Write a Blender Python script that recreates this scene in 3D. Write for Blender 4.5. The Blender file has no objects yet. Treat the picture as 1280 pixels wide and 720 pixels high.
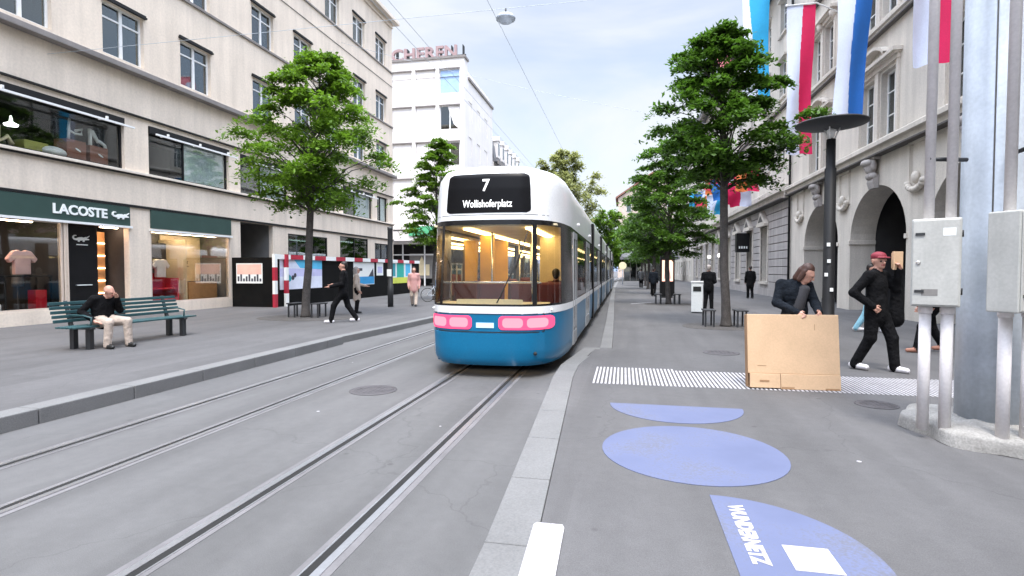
import bpy, bmesh, math, random
import numpy as np
from mathutils import Vector, Matrix, Euler
R = math.radians
SC = bpy.context.scene
COL = SC.collection
random.seed(7)

# ------------------------------------------------------------------ materials
def _nt(name):
    m = bpy.data.materials.new(name); m.use_nodes = True
    nt = m.node_tree; nt.nodes.clear()
    out = nt.nodes.new('ShaderNodeOutputMaterial')
    return m, nt, out
def _n(nt, t, **kw):
    n = nt.nodes.new(t)
    for k, v in kw.items():
        if k in n.inputs: n.inputs[k].default_value = v
        else: setattr(n, k, v)
    return n
def c4(c): return (c[0], c[1], c[2], 1.0)
def mat(name, col, rough=0.6, metal=0.0, var=0.12, vs=2.0, fine=0.06, fs=40.0, bump=0.0, bs=60.0, spec=0.5, island=0.0, coat=0.0, streak=0.0):
    """Principled with large-scale and fine noise variation of the base colour"""
    m, nt, out = _nt(name)
    b = _n(nt, 'ShaderNodeBsdfPrincipled')
    b.inputs['Roughness'].default_value = rough; b.inputs['Metallic'].default_value = metal
    b.inputs['Specular IOR Level'].default_value = spec
    b.inputs['Coat Weight'].default_value = coat
    nt.links.new(b.outputs[0], out.inputs[0])
    geo = _n(nt, 'ShaderNodeNewGeometry')
    n1 = _n(nt, 'ShaderNodeTexNoise', Scale=vs, Detail=5.0, Roughness=0.6)
    n2 = _n(nt, 'ShaderNodeTexNoise', Scale=fs, Detail=3.0)
    nt.links.new(geo.outputs['Position'], n1.inputs['Vector']); nt.links.new(geo.outputs['Position'], n2.inputs['Vector'])
    def mr(src, amt):
        r = _n(nt, 'ShaderNodeMapRange'); r.inputs[1].default_value = 0.3; r.inputs[2].default_value = 0.7
        r.inputs[3].default_value = 1 - amt; r.inputs[4].default_value = 1 + amt
        nt.links.new(src, r.inputs[0]); return r.outputs[0]
    f = mr(n1.outputs[0], var); g = mr(n2.outputs[0], fine)
    mul = _n(nt, 'ShaderNodeMath', operation='MULTIPLY'); nt.links.new(f, mul.inputs[0]); nt.links.new(g, mul.inputs[1])
    last = mul.outputs[0]
    if streak:
        mp = _n(nt, 'ShaderNodeMapping'); mp.inputs['Scale'].default_value = (1.6, 1.6, 0.12)
        n3 = _n(nt, 'ShaderNodeTexNoise', Scale=1.5, Detail=6.0, Roughness=0.65)
        nt.links.new(geo.outputs['Position'], mp.inputs[0]); nt.links.new(mp.outputs[0], n3.inputs['Vector'])
        k = mr(n3.outputs[0], streak)
        m2 = _n(nt, 'ShaderNodeMath', operation='MULTIPLY'); nt.links.new(last, m2.inputs[0]); nt.links.new(k, m2.inputs[1]); last = m2.outputs[0]
    if island:
        k = _n(nt, 'ShaderNodeMapRange'); k.inputs[3].default_value = 1 - island; k.inputs[4].default_value = 1 + island
        nt.links.new(geo.outputs['Random Per Island'], k.inputs[0])
        m2 = _n(nt, 'ShaderNodeMath', operation='MULTIPLY'); nt.links.new(last, m2.inputs[0]); nt.links.new(k.outputs[0], m2.inputs[1]); last = m2.outputs[0]
    vm = _n(nt, 'ShaderNodeVectorMath', operation='SCALE'); vm.inputs[0].default_value = col
    nt.links.new(last, vm.inputs['Scale']); nt.links.new(vm.outputs[0], b.inputs['Base Color'])
    if bump:
        bn = _n(nt, 'ShaderNodeTexNoise', Scale=bs, Detail=4.0)
        bp = _n(nt, 'ShaderNodeBump', Strength=bump, Distance=0.01 if bs > 20 else 0.05)
        nt.links.new(geo.outputs['Position'], bn.inputs['Vector']); nt.links.new(bn.outputs[0], bp.inputs['Height']); nt.links.new(bp.outputs[0], b.inputs['Normal'])
    return m
def emis(name, col, s):
    m, nt, out = _nt(name); e = _n(nt, 'ShaderNodeEmission', Strength=s); e.inputs[0].default_value = c4(col)
    nt.links.new(e.outputs[0], out.inputs[0]); return m
def glass(name, tint=(.85, .9, .9), base=0.08, rough=0.03, fres=0.6):
    m, nt, out = _nt(name)
    t = _n(nt, 'ShaderNodeBsdfTransparent'); t.inputs[0].default_value = c4(tint)
    g = _n(nt, 'ShaderNodeBsdfGlossy', Roughness=rough); g.inputs[0].default_value = (.95, .97, 1, 1)
    lw = _n(nt, 'ShaderNodeLayerWeight', Blend=0.25)
    ma = _n(nt, 'ShaderNodeMath', operation='MULTIPLY_ADD'); ma.inputs[1].default_value = fres; ma.inputs[2].default_value = base
    ma.use_clamp = True
    nt.links.new(lw.outputs['Fresnel'], ma.inputs[0])
    geo = _n(nt, 'ShaderNodeNewGeometry'); nz = _n(nt, 'ShaderNodeTexNoise', Scale=0.8, Detail=1.0)
    bp = _n(nt, 'ShaderNodeBump', Strength=0.05, Distance=0.05)
    nt.links.new(geo.outputs['Position'], nz.inputs['Vector']); nt.links.new(nz.outputs[0], bp.inputs['Height']); nt.links.new(bp.outputs[0], g.inputs['Normal'])
    mx = _n(nt, 'ShaderNodeMixShader'); nt.links.new(ma.outputs[0], mx.inputs[0]); nt.links.new(t.outputs[0], mx.inputs[1]); nt.links.new(g.outputs[0], mx.inputs[2])
    nt.links.new(mx.outputs[0], out.inputs[0]); return m
def leafmat(name, col, var=0.5):
    m, nt, out = _nt(name)
    geo = _n(nt, 'ShaderNodeNewGeometry')
    n1 = _n(nt, 'ShaderNodeTexNoise', Scale=1.1, Detail=2.0)
    nt.links.new(geo.outputs['Position'], n1.inputs['Vector'])
    a = _n(nt, 'ShaderNodeMath', operation='MULTIPLY_ADD'); a.inputs[1].default_value = 0.55
    nt.links.new(geo.outputs['Random Per Island'], a.inputs[0]); nt.links.new(n1.outputs[0], a.inputs[2])
    k = _n(nt, 'ShaderNodeMapRange'); k.inputs[1].default_value = 0.3; k.inputs[2].default_value = 1.2
    nt.links.new(a.outputs[0], k.inputs[0])
    mx = _n(nt, 'ShaderNodeMix', data_type='RGBA')
    mx.inputs[6].default_value = c4([x * (1 - var) for x in col]); mx.inputs[7].default_value = c4((col[0] * (1 + var * 1.3), col[1] * (1 + var), col[2] * (1 + var * .3)))
    nt.links.new(k.outputs[0], mx.inputs[0])
    d = _n(nt, 'ShaderNodeBsdfPrincipled', Roughness=0.5); t = _n(nt, 'ShaderNodeBsdfTranslucent')
    nt.links.new(mx.outputs[2], d.inputs['Base Color']); nt.links.new(mx.outputs[2], t.inputs[0])
    ms = _n(nt, 'ShaderNodeMixShader'); ms.inputs[0].default_value = 0.5
    nt.links.new(d.outputs[0], ms.inputs[1]); nt.links.new(t.outputs[0], ms.inputs[2]); nt.links.new(ms.outputs[0], out.inputs[0]); return m
def asphalt(name, col, patch=0.12, speck=0.35, seam=None):
    m, nt, out = _nt(name)
    b = _n(nt, 'ShaderNodeBsdfPrincipled', Roughness=0.82); b.inputs['Specular IOR Level'].default_value = 0.35
    geo = _n(nt, 'ShaderNodeNewGeometry'); P = geo.outputs['Position']
    def noise(s, d=4.0, r=0.6):
        n = _n(nt, 'ShaderNodeTexNoise', Scale=s, Detail=d, Roughness=r); nt.links.new(P, n.inputs['Vector']); return n.outputs[0]
    def rng(src, a, b_, lo=.3, hi=.7):
        r = _n(nt, 'ShaderNodeMapRange'); r.inputs[1].default_value = lo; r.inputs[2].default_value = hi; r.inputs[3].default_value = a; r.inputs[4].default_value = b_
        nt.links.new(src, r.inputs[0]); return r.outputs[0]
    def mul(a, b_):
        x = _n(nt, 'ShaderNodeMath', operation='MULTIPLY'); nt.links.new(a, x.inputs[0]); nt.links.new(b_, x.inputs[1]); return x.outputs[0]
    v = rng(noise(.55), 1 - patch, 1 + patch)
    mp = _n(nt, 'ShaderNodeMapping'); mp.inputs['Scale'].default_value = (2.2, .16, 1); nt.links.new(P, mp.inputs[0])
    ns = _n(nt, 'ShaderNodeTexNoise', Scale=1.3, Detail=4.0); nt.links.new(mp.outputs[0], ns.inputs['Vector'])
    v = mul(v, rng(ns.outputs[0], 1 - patch * .8, 1 + patch * .8))
    v = mul(v, rng(noise(140, 2.0), 1 - speck, 1 + speck, .25, .75))
    v = mul(v, rng(noise(9, 5.0), .94, 1.06))
    # dark round blots of old gum and oil
    vo = _n(nt, 'ShaderNodeTexVoronoi', Scale=1.7); nt.links.new(P, vo.inputs['Vector'])
    v = mul(v, rng(vo.outputs['Distance'], .72, 1.0, .03, .06))
    # rectangular repair patches, hairline cracks and, along the rails, a band of brake dust
    mp2 = _n(nt, 'ShaderNodeMapping'); mp2.inputs['Scale'].default_value = (.42, .17, 1); mp2.inputs['Rotation'].default_value = (0, 0, .02); nt.links.new(P, mp2.inputs[0])
    pv = _n(nt, 'ShaderNodeTexVoronoi', Scale=1.0, distance='CHEBYCHEV'); pv.inputs['Randomness'].default_value = .8; nt.links.new(mp2.outputs[0], pv.inputs['Vector'])
    sx_ = _n(nt, 'ShaderNodeSeparateXYZ'); nt.links.new(pv.outputs['Color'], sx_.inputs[0])
    v = mul(v, rng(sx_.outputs[0], .90, 1.06, .0, 1.0))
    wn = _n(nt, 'ShaderNodeTexNoise', Scale=2.5, Detail=5.0); nt.links.new(P, wn.inputs['Vector'])
    va = _n(nt, 'ShaderNodeVectorMath', operation='MULTIPLY_ADD'); va.inputs[1].default_value = (.5, .5, .5); nt.links.new(wn.outputs['Color'], va.inputs[0]); nt.links.new(P, va.inputs[2])
    ck = _n(nt, 'ShaderNodeTexVoronoi', Scale=.33, feature='DISTANCE_TO_EDGE'); nt.links.new(va.outputs[0], ck.inputs['Vector'])
    v = mul(v, rng(ck.outputs['Distance'], .86, 1.0, .001, .004))
    if seam:
        sp_ = _n(nt, 'ShaderNodeSeparateXYZ'); nt.links.new(P, sp_.inputs[0])
        for xc in seam:
            ab_ = _n(nt, 'ShaderNodeMath', operation='ABSOLUTE'); su = _n(nt, 'ShaderNodeMath', operation='SUBTRACT'); su.inputs[1].default_value = xc
            nt.links.new(sp_.outputs[0], su.inputs[0]); nt.links.new(su.outputs[0], ab_.inputs[0])
            wv = _n(nt, 'ShaderNodeMath', operation='MULTIPLY_ADD'); wv.inputs[1].default_value = .3; nt.links.new(ns.outputs[0], wv.inputs[0]); nt.links.new(ab_.outputs[0], wv.inputs[2])
            v = mul(v, rng(wv.outputs[0], .80, 1.0, .16, .52))
    vm = _n(nt, 'ShaderNodeVectorMath', operation='SCALE'); vm.inputs[0].default_value = col
    nt.links.new(v, vm.inputs['Scale']); nt.links.new(vm.outputs[0], b.inputs['Base Color'])
    bp = _n(nt, 'ShaderNodeBump', Strength=0.35, Distance=0.004); nt.links.new(noise(160, 3.0), bp.inputs['Height']); nt.links.new(bp.outputs[0], b.inputs['Normal'])
    nt.links.new(b.outputs[0], out.inputs[0]); return m

M = {}
def defm(k, *a, **kw): M[k] = mat(k, *a, **kw)
defm('stucco', (.71, .61, .505), .85, var=.08, vs=.5, fine=.06, fs=14, bump=.15, bs=90, streak=.10)
defm('stucco_band', (.71, .63, .535), .85, var=.05, vs=.4, fine=.05, fs=14, bump=.1, bs=90, streak=.05)
defm('ledge', (.22, .20, .19), .8, var=.12, streak=.1)
defm('dark_metal', (.014, .014, .015), .5, spec=.25)
defm('iron', (.05, .052, .055), .5, metal=.5)
defm('black_paint', (.008, .008, .009), .5, spec=.25, var=.2)
defm('white_frame', (.78, .78, .77), .45, var=.04)
defm('cream_metal', (.62, .52, .44), .4, var=.05)
defm('green_fascia', (.028, .062, .052), .5, var=.08)
defm('white_sign', (.85, .87, .85), .4, var=.02)
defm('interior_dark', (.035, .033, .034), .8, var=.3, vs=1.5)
defm('interior_grey', (.22, .21, .20), .8)
defm('curtain', (.62, .62, .60), .85, var=.08)
defm('stone', (.59, .54, .475), .85, var=.10, vs=.6, fine=.08, fs=20, bump=.25, bs=40, streak=.12)
defm('stone_dark', (.38, .35, .335), .85, var=.14, vs=.8, fine=.1, fs=22, bump=.3, bs=40, streak=.16)
defm('stone_groove', (.10, .092, .086), .9)
defm('white_wall', (.76, .72, .69), .8, var=.04, vs=.4, streak=.04)
defm('roof_slate', (.16, .165, .18), .7, var=.15, vs=1.5)
defm('roof_red', (.25, .12, .09), .8, var=.15)
defm('concrete', (.28, .272, .258), .92, var=.28, vs=3.5, fine=.18, fs=60, bump=.35, bs=30)
defm('kerb', (.16, .16, .16), .85, var=.10, vs=1.5, fine=.12, fs=70, bump=.3, bs=80)
defm('steel_rail', (.42, .42, .43), .45, metal=1.0, var=.12, vs=1.2)
defm('groove', (.012, .012, .012), .9)
defm('seal', (.145, .14, .145), .8, var=.2)
defm('blue_paint', (.125, .155, .285), .7, var=.07, vs=4, fine=.12, fs=90)
defm('white_paint', (.52, .51, .53), .7, var=.08, vs=6, fine=.15, fs=80)
defm('cover_iron', (.075, .07, .075), .7, var=.25, vs=8, bump=.4, bs=60)
defm('soil', (.075, .07, .068), .95, var=.25, vs=5, fine=.3, fs=40, bump=.6, bs=40)
defm('bark', (.075, .066, .06), .9, var=.3, vs=6, fine=.25, fs=40, bump=.8, bs=30)
defm('bench_slat', (.028, .078, .085), .45, var=.15, vs=5)
defm('tram_blue', (.002, .135, .275), .28, var=.03, spec=.35, coat=.08)
defm('tram_white', (.82, .83, .84), .3, var=.03, coat=.3)
defm('tram_grey', (.30, .31, .32), .4, var=.05)
defm('tram_black', (.008, .008, .009), .22, var=.05)
defm('display_black', (.006, .006, .007), .35, spec=.12)
defm('rib_white', (.44, .43, .45), .7, var=.15, vs=5, fine=.2, fs=80)
defm('ink_cloth', (.03, .10, .20), .9)
defm('shirt_dark', (.06, .06, .065), .9, spec=.1)
defm('rubber', (.02, .02, .02), .8)
defm('yellow_panel', (.75, .42, .05), .5)
defm('cream_panel', (.78, .66, .42), .5)
defm('maroon', (.16, .035, .035), .7)
defm('chrome', (.75, .75, .75), .2, metal=1.0)
defm('cardboard', (.60, .41, .255), .85, var=.06, vs=3, fine=.05, fs=50)
defm('cardboard_edge', (.32, .19, .10), .9)
defm('galv', (.43, .475, .53), .45, metal=.2, var=.14, vs=2.2, fine=.06, fs=30, streak=.16)
defm('box_grey', (.43, .43, .405), .55, var=.10, vs=4, streak=.12)
defm('conduit', (.68, .65, .65), .5, var=.06, vs=4)
defm('red_paint', (.42, .02, .045), .5)
defm('hoarding', (.006, .006, .006), .7, var=.3, spec=.12)
defm('blind_pale', (.66, .74, .75), .8, var=.05)
defm('skin', (.50, .27, .20), .5, var=.06, vs=10)
defm('lips', (.36, .12, .10), .5)
defm('eye', (.03, .025, .02), .2)
defm('hair_brown', (.055, .022, .014), .55, var=.3, vs=30)
defm('hair_dark', (.016, .012, .010), .55, var=.3, vs=30)
defm('hair_grey', (.32, .29, .27), .6, var=.2, vs=30)
defm('cloth_black', (.008, .008, .009), .9, spec=.1, var=.35, vs=6, bump=.8, bs=14)
defm('cloth_navy', (.011, .014, .019), .9, spec=.1, var=.3, vs=6, bump=.8, bs=14)
defm('cloth_grey', (.16, .16, .165), .9, var=.15, vs=6)
defm('cloth_beige', (.44, .36, .30), .9, var=.14, vs=6, bump=.7, bs=14)
defm('cloth_pink', (.50, .27, .25), .85, var=.1)
defm('cloth_jeans', (.25, .50, .62), .85, var=.15, vs=6)
defm('cloth_maroon', (.055, .012, .016), .85, var=.2)
defm('cloth_white', (.72, .71, .70), .8, var=.05)
defm('shoe_white', (.70, .68, .70), .6, var=.06)
defm('shoe_black', (.012, .012, .012), .5)
defm('shoe_tan', (.35, .16, .11), .6)
defm('cap_red', (.20, .015, .03), .7)
defm('flag_white', (.62, .67, .82), .8, var=.05)
defm('flag_blue', (.012, .13, .46), .8, var=.06)
defm('flag_cyan', (.02, .34, .62), .8, var=.06)
defm('flag_red', (.62, .008, .085), .8, var=.06)
defm('flag_pink', (.72, .22, .26), .8, var=.06)
defm('flag_orange', (.70, .18, .05), .8)
defm('shirt_pink', (.80, .50, .46), .8)
defm('podium_red', (.55, .008, .02), .5)
defm('wood_orange', (.60, .30, .12), .5, var=.12, vs=6)
defm('box_brown', (.24, .085, .05), .7)
defm('olive', (.38, .36, .10), .7)
defm('green_awning', (.10, .45, .22), .7)
defm('mountain', (.16, .21, .33), 1.0, var=.15, vs=.004)
M['pane'] = glass('pane', (.55, .62, .60), .12, .02, .8)
M['shop_glass'] = glass('shop_glass', (.92, .94, .93), .035, .02, .45)
M['tram_glass'] = glass('tram_glass', (.86, .88, .84), .05, .02, .7)
M['tram_dark_glass'] = glass('tram_dark_glass', (.30, .33, .34), .12, .03, .8)
M['asphalt_road'] = asphalt('asphalt_road', (.114, .113, .114), .10, .17, (-2.70, -1.70, -5.30, -4.30))
M['asphalt_walk'] = asphalt('asphalt_walk', (.101, .099, .101), .12, .20)
def decal(name, col, under, lo=.60, hi=.72):
    m, nt, out = _nt(name); b = _n(nt, 'ShaderNodeBsdfPrincipled', Roughness=.75); b.inputs['Specular IOR Level'].default_value = .3
    geo = _n(nt, 'ShaderNodeNewGeometry'); P = geo.outputs['Position']
    a = _n(nt, 'ShaderNodeTexNoise', Scale=55.0, Detail=6.0, Roughness=.7); c = _n(nt, 'ShaderNodeTexNoise', Scale=1.6, Detail=5.0)
    for n in (a, c): nt.links.new(P, n.inputs['Vector'])
    s = _n(nt, 'ShaderNodeMath', operation='MULTIPLY_ADD'); s.inputs[1].default_value = .55; nt.links.new(c.outputs[0], s.inputs[0])
    h = _n(nt, 'ShaderNodeMath', operation='MULTIPLY'); h.inputs[1].default_value = .62; nt.links.new(a.outputs[0], h.inputs[0]); nt.links.new(h.outputs[0], s.inputs[2])
    k = _n(nt, 'ShaderNodeMapRange', interpolation_type='SMOOTHSTEP'); k.inputs[1].default_value = lo; k.inputs[2].default_value = hi; k.inputs[4].default_value = .75; nt.links.new(s.outputs[0], k.inputs[0])
    t = _n(nt, 'ShaderNodeMapRange'); t.inputs[1].default_value = .3; t.inputs[2].default_value = .7; t.inputs[3].default_value = .90; t.inputs[4].default_value = 1.12; nt.links.new(c.outputs[0], t.inputs[0])
    vm = _n(nt, 'ShaderNodeVectorMath', operation='SCALE'); vm.inputs[0].default_value = col; nt.links.new(t.outputs[0], vm.inputs['Scale'])
    mx = _n(nt, 'ShaderNodeMix', data_type='RGBA'); nt.links.new(k.outputs[0], mx.inputs[0]); nt.links.new(vm.outputs[0], mx.inputs[6]); mx.inputs[7].default_value = c4(under)
    nt.links.new(mx.outputs[2], b.inputs['Base Color']); nt.links.new(b.outputs[0], out.inputs[0]); return m
M['blue_paint'] = decal('blue_paint', (.12, .14, .235), (.12, .12, .13), .56, .74)
M['white_paint'] = decal('white_paint', (.46, .445, .465), (.15, .15, .155), .57, .72)
M['leaf_bright'] = leafmat('leaf_bright', (.11, .23, .022), .65)
M['leaf_shaded'] = leafmat('leaf_shaded', (.058, .145, .018), .75)  # leaf colour darkened to hold the building's shade on the near right tree
M['leaf_mid'] = leafmat('leaf_mid', (.070, .165, .022), .65)
M['leaf_hazy'] = leafmat('leaf_hazy', (.27, .31, .13), .5)  # sunlight and haze on the far tree put into a lighter leaf colour
M['lamp_warm'] = emis('lamp_warm', (1, .68, .30), 6.0)
M['lamp_shop'] = emis('lamp_shop', (1, .70, .48), 24.0)
M['lamp_shop_soft'] = emis('lamp_shop_soft', (1, .66, .42), 6.0)
M['lamp_white'] = emis('lamp_white', (.9, 1, .92), 2.5)
M['lamp_globe'] = emis('lamp_globe', (1, .97, .92), 1.2)
M['tail_light'] = emis('tail_light', (1, .07, .17), 1.0)
M['tail_core'] = emis('tail_core', (1, .22, .28), 1.1)
M['led_text'] = emis('led_text', (.95, .97, 1), 1.3)
M['plate_blue'] = emis('plate_blue', (.55, .80, .95), .8)
M['screen_pink'] = emis('screen_pink', (1, .52, .40), 1.1)

# ------------------------------------------------------------------ mesh builder
class MB:
    def __init__(s): s.V = []; s.F = []; s.MI = []; s.SM = []
    def add(s, vs, fs, m=0, sm=False, T=None):
        b = len(s.V)
        for v in vs:
            v = Vector(v)
            if T is not None: v = T @ v
            s.V.append(tuple(v))
        for f in fs: s.F.append([b + i for i in f]); s.MI.append(m); s.SM.append(sm)
        return s
    def box(s, x0, x1, y0, y1, z0, z1, m=0, T=None):
        vs = [(x0, y0, z0), (x1, y0, z0), (x1, y1, z0), (x0, y1, z0), (x0, y0, z1), (x1, y0, z1), (x1, y1, z1), (x0, y1, z1)]
        return s.add(vs, [(0, 3, 2, 1), (4, 5, 6, 7), (0, 1, 5, 4), (1, 2, 6, 5), (2, 3, 7, 6), (3, 0, 4, 7)], m, False, T)
    def quad(s, a, b, c, d, m=0, T=None): return s.add([a, b, c, d], [(0, 1, 2, 3)], m, False, T)
    def prism(s, poly, h0, h1, axis='z', m=0, T=None, sm=False):
        """extrude a 2-D polygon; axis z: (x,y); axis y: (x,z); axis x: (y,z)"""
        def p(u, v, h): return (u, v, h) if axis == 'z' else ((u, h, v) if axis == 'y' else (h, u, v))
        n = len(poly)
        vs = [p(u, v, h0) for u, v in poly] + [p(u, v, h1) for u, v in poly]
        s.add(vs, [tuple(range(n)), tuple(range(2 * n - 1, n - 1, -1))], m, False, T)
        b = len(s.V) - 2 * n
        for i in range(n):
            j = (i + 1) % n
            s.F.append([b + i, b + j, b + n + j, b + n + i]); s.MI.append(m); s.SM.append(sm)
        return s
    def tube(s, pts, r, n=8, m=0, cap=True, T=None):
        pts = [Vector(p) for p in pts]; k = len(pts)
        rs = r if isinstance(r, (list, tuple)) else [r] * k
        vs = []; up = None
        for i, p in enumerate(pts):
            d = (pts[min(i + 1, k - 1)] - pts[max(i - 1, 0)])
            d = d.normalized() if d.length > 1e-9 else Vector((0, 0, 1))
            if up is None:
                up = Vector((0, 0, 1)) if abs(d.z) < .9 else Vector((1, 0, 0))
            a = d.cross(up)
            if a.length < 1e-5: a = d.cross(Vector((.3, 1, .2)))
            a.normalize(); b = d.cross(a).normalized(); up = -b if False else a.cross(d)
            for j in range(n):
                t = 2 * math.pi * j / n
                vs.append(p + (a * math.cos(t) + b * math.sin(t)) * rs[i])
        fs = [(i * n + j, i * n + (j + 1) % n, (i + 1) * n + (j + 1) % n, (i + 1) * n + j) for i in range(k - 1) for j in range(n)]
        s.add(vs, fs, m, True, T)
        if cap:
            b = len(s.V) - k * n
            s.F.append([b + j for j in range(n)][::-1]); s.MI.append(m); s.SM.append(False)
            s.F.append([b + (k - 1) * n + j for j in range(n)]); s.MI.append(m); s.SM.append(False)
        return s
    def lathe(s, prof, c=(0, 0, 0), n=20, m=0, sm=True, T=None):
        vs = []
        for r, z in prof:
            for j in range(n):
                t = 2 * math.pi * j / n
                vs.append((c[0] + max(r, 1e-4) * math.cos(t), c[1] + max(r, 1e-4) * math.sin(t), c[2] + z))
        k = len(prof)
        fs = [(i * n + j, i * n + (j + 1) % n, (i + 1) * n + (j + 1) % n, (i + 1) * n + j) for i in range(k - 1) for j in range(n)]
        s.add(vs, fs, m, sm, T)
        b = len(s.V) - k * n
        s.F.append([b + j for j in range(n)][::-1]); s.MI.append(m); s.SM.append(False)
        s.F.append([b + (k - 1) * n + j for j in range(n)]); s.MI.append(m); s.SM.append(False)
        return s
    def ball(s, c, r, n=12, m=0, T=None):
        r = r if isinstance(r, (list, tuple)) else (r, r, r)
        k = max(4, n // 2)
        vs = []
        for i in range(k + 1):
            a = math.pi * i / k
            for j in range(n):
                t = 2 * math.pi * j / n
                vs.append((c[0] + r[0] * math.sin(a) * math.cos(t) + (1e-5 * math.cos(t)), c[1] + r[1] * math.sin(a) * math.sin(t) + (1e-5 * math.sin(t)), c[2] + r[2] * math.cos(a)))
        fs = [(i * n + j, (i + 1) * n + j, (i + 1) * n + (j + 1) % n, i * n + (j + 1) % n) for i in range(k) for j in range(n)]
        return s.add(vs, fs, m, True, T)
    def grid(s, fn, nu, nv, m=0, sm=True, T=None):
        vs = [fn(i / nu, j / nv) for j in range(nv + 1) for i in range(nu + 1)]
        fs = [(j * (nu + 1) + i, j * (nu + 1) + i + 1, (j + 1) * (nu + 1) + i + 1, (j + 1) * (nu + 1) + i) for j in range(nv) for i in range(nu)]
        return s.add(vs, fs, m, sm, T)
    def arc_strip(s, *a): pass
    def build(s, name, mats, parent=None, bevel=0, recalc=True, loc=None):
        me = bpy.data.meshes.new(name)
        me.from_pydata(s.V, [], s.F)
        mats = mats if isinstance(mats, (list, tuple)) else [mats]
        for k in mats: me.materials.append(M[k] if isinstance(k, str) else k)
        me.polygons.foreach_set('material_index', s.MI)
        me.polygons.foreach_set('use_smooth', s.SM)
        if recalc and len(s.F) < 60000:
            bm = bmesh.new(); bm.from_mesh(me); bmesh.ops.recalc_face_normals(bm, faces=bm.faces[:]); bm.to_mesh(me); bm.free()
        me.update()
        return link(name, me, parent, bevel, loc)
def link(name, me, parent=None, bevel=0, loc=None):
    o = bpy.data.objects.new(name, me); COL.objects.link(o)
    if parent is not None: o.parent = parent
    if loc is not None: o.location = loc
    if bevel:
        md = o.modifiers.new('bevel', 'BEVEL'); md.width = bevel; md.segments = 2; md.limit_method = 'ANGLE'; md.angle_limit = R(35)
    return o
def tag(o, label=None, cat=None, group=None, kind=None):
    if label: o['label'] = label
    if cat: o['category'] = cat
    if group: o['group'] = group
    if kind: o['kind'] = kind
    return o
def thing(name, label, cat, loc=(0, 0, 0), rz=0.0, group=None, kind=None):
    o = bpy.data.objects.new(name, None); COL.objects.link(o); o.empty_display_size = .3
    o.location = loc; o.rotation_euler = (0, 0, rz)
    return tag(o, label, cat, group, kind)
def copy_tree(o, parent=None, loc=None, rz=None, label=None, group=None):
    c = o.copy(); COL.objects.link(c)
    if parent is not None: c.parent = parent
    if loc is not None: c.location = loc
    if rz is not None: c.rotation_euler = (0, 0, rz)
    if label: c['label'] = label
    if group: c['group'] = group
    for ch in [x for x in o.children]: copy_tree(ch, c)
    return c
def text_mb(mb, body, size, T, depth=.01, m=0, bold=.0, align='LEFT', sx=1.0):
    cu = bpy.data.curves.new('lettering', 'FONT'); cu.body = body; cu.size = size; cu.extrude = depth; cu.offset = bold; cu.align_x = align; cu.resolution_u = 3
    o = bpy.data.objects.new('lettering', cu); COL.objects.link(o)
    dg = bpy.context.evaluated_depsgraph_get(); dg.update()
    me = bpy.data.meshes.new_from_object(o.evaluated_get(dg))
    vs = [Vector((v.co.x * sx, v.co.y, v.co.z)) for v in me.vertices]; fs = [tuple(p.vertices) for p in me.polygons]
    mb.add(vs, fs, m, False, T)
    bpy.data.objects.remove(o); bpy.data.curves.remove(cu); bpy.data.meshes.remove(me)
    return mb
# text lies in its local xy plane: stand it up facing -y
STAND = Matrix(((1, 0, 0, 0), (0, 0, -1, 0), (0, 1, 0, 0), (0, 0, 0, 1)))
def at(x, y, z, m=STAND): return Matrix.Translation((x, y, z)) @ m
CROC = [(.30, .06), (.10, .10), (0, .22), (.02, .34), (.12, .42), (.26, .42), (.30, .37), (.16, .36), (.10, .28), (.14, .20), (.28, .20), (.45, .28), (.65, .30), (.82, .27), (.92, .32), (1.0, .31), (1.22, .42), (1.20, .36), (1.02, .22), (1.20, .17), (1.18, .12), (.96, .10), (.86, .08), (.84, -.02), (.72, -.02), (.74, .07), (.52, .05), (.50, -.03), (.38, -.03), (.40, .05)]
CROC_ = [(0, .05), (.10, .16), (.26, .20), (.34, .30), (.46, .33), (.56, .27), (.66, .33), (.80, .28), (.92, .36), (1.05, .44), (1.16, .40), (1.20, .30), (1.12, .34), (1.04, .33), (.96, .22), (1.04, .12), (.98, .04), (.92, .10), (.84, .06), (.70, .05), (.66, -.04), (.56, -.04), (.54, .05), (.38, .04), (.34, -.05), (.22, -.05), (.26, .04), (.12, .0), (-.02, -.02)]
def croc(mb, x, y, z, s, d=.02, m=0, flip=False):
    p = [((-(u - 1.2) if flip else u) * s + x, v * s + z) for u, v in CROC]
    mb.prism(p, y - d, y, 'y', m)

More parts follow.
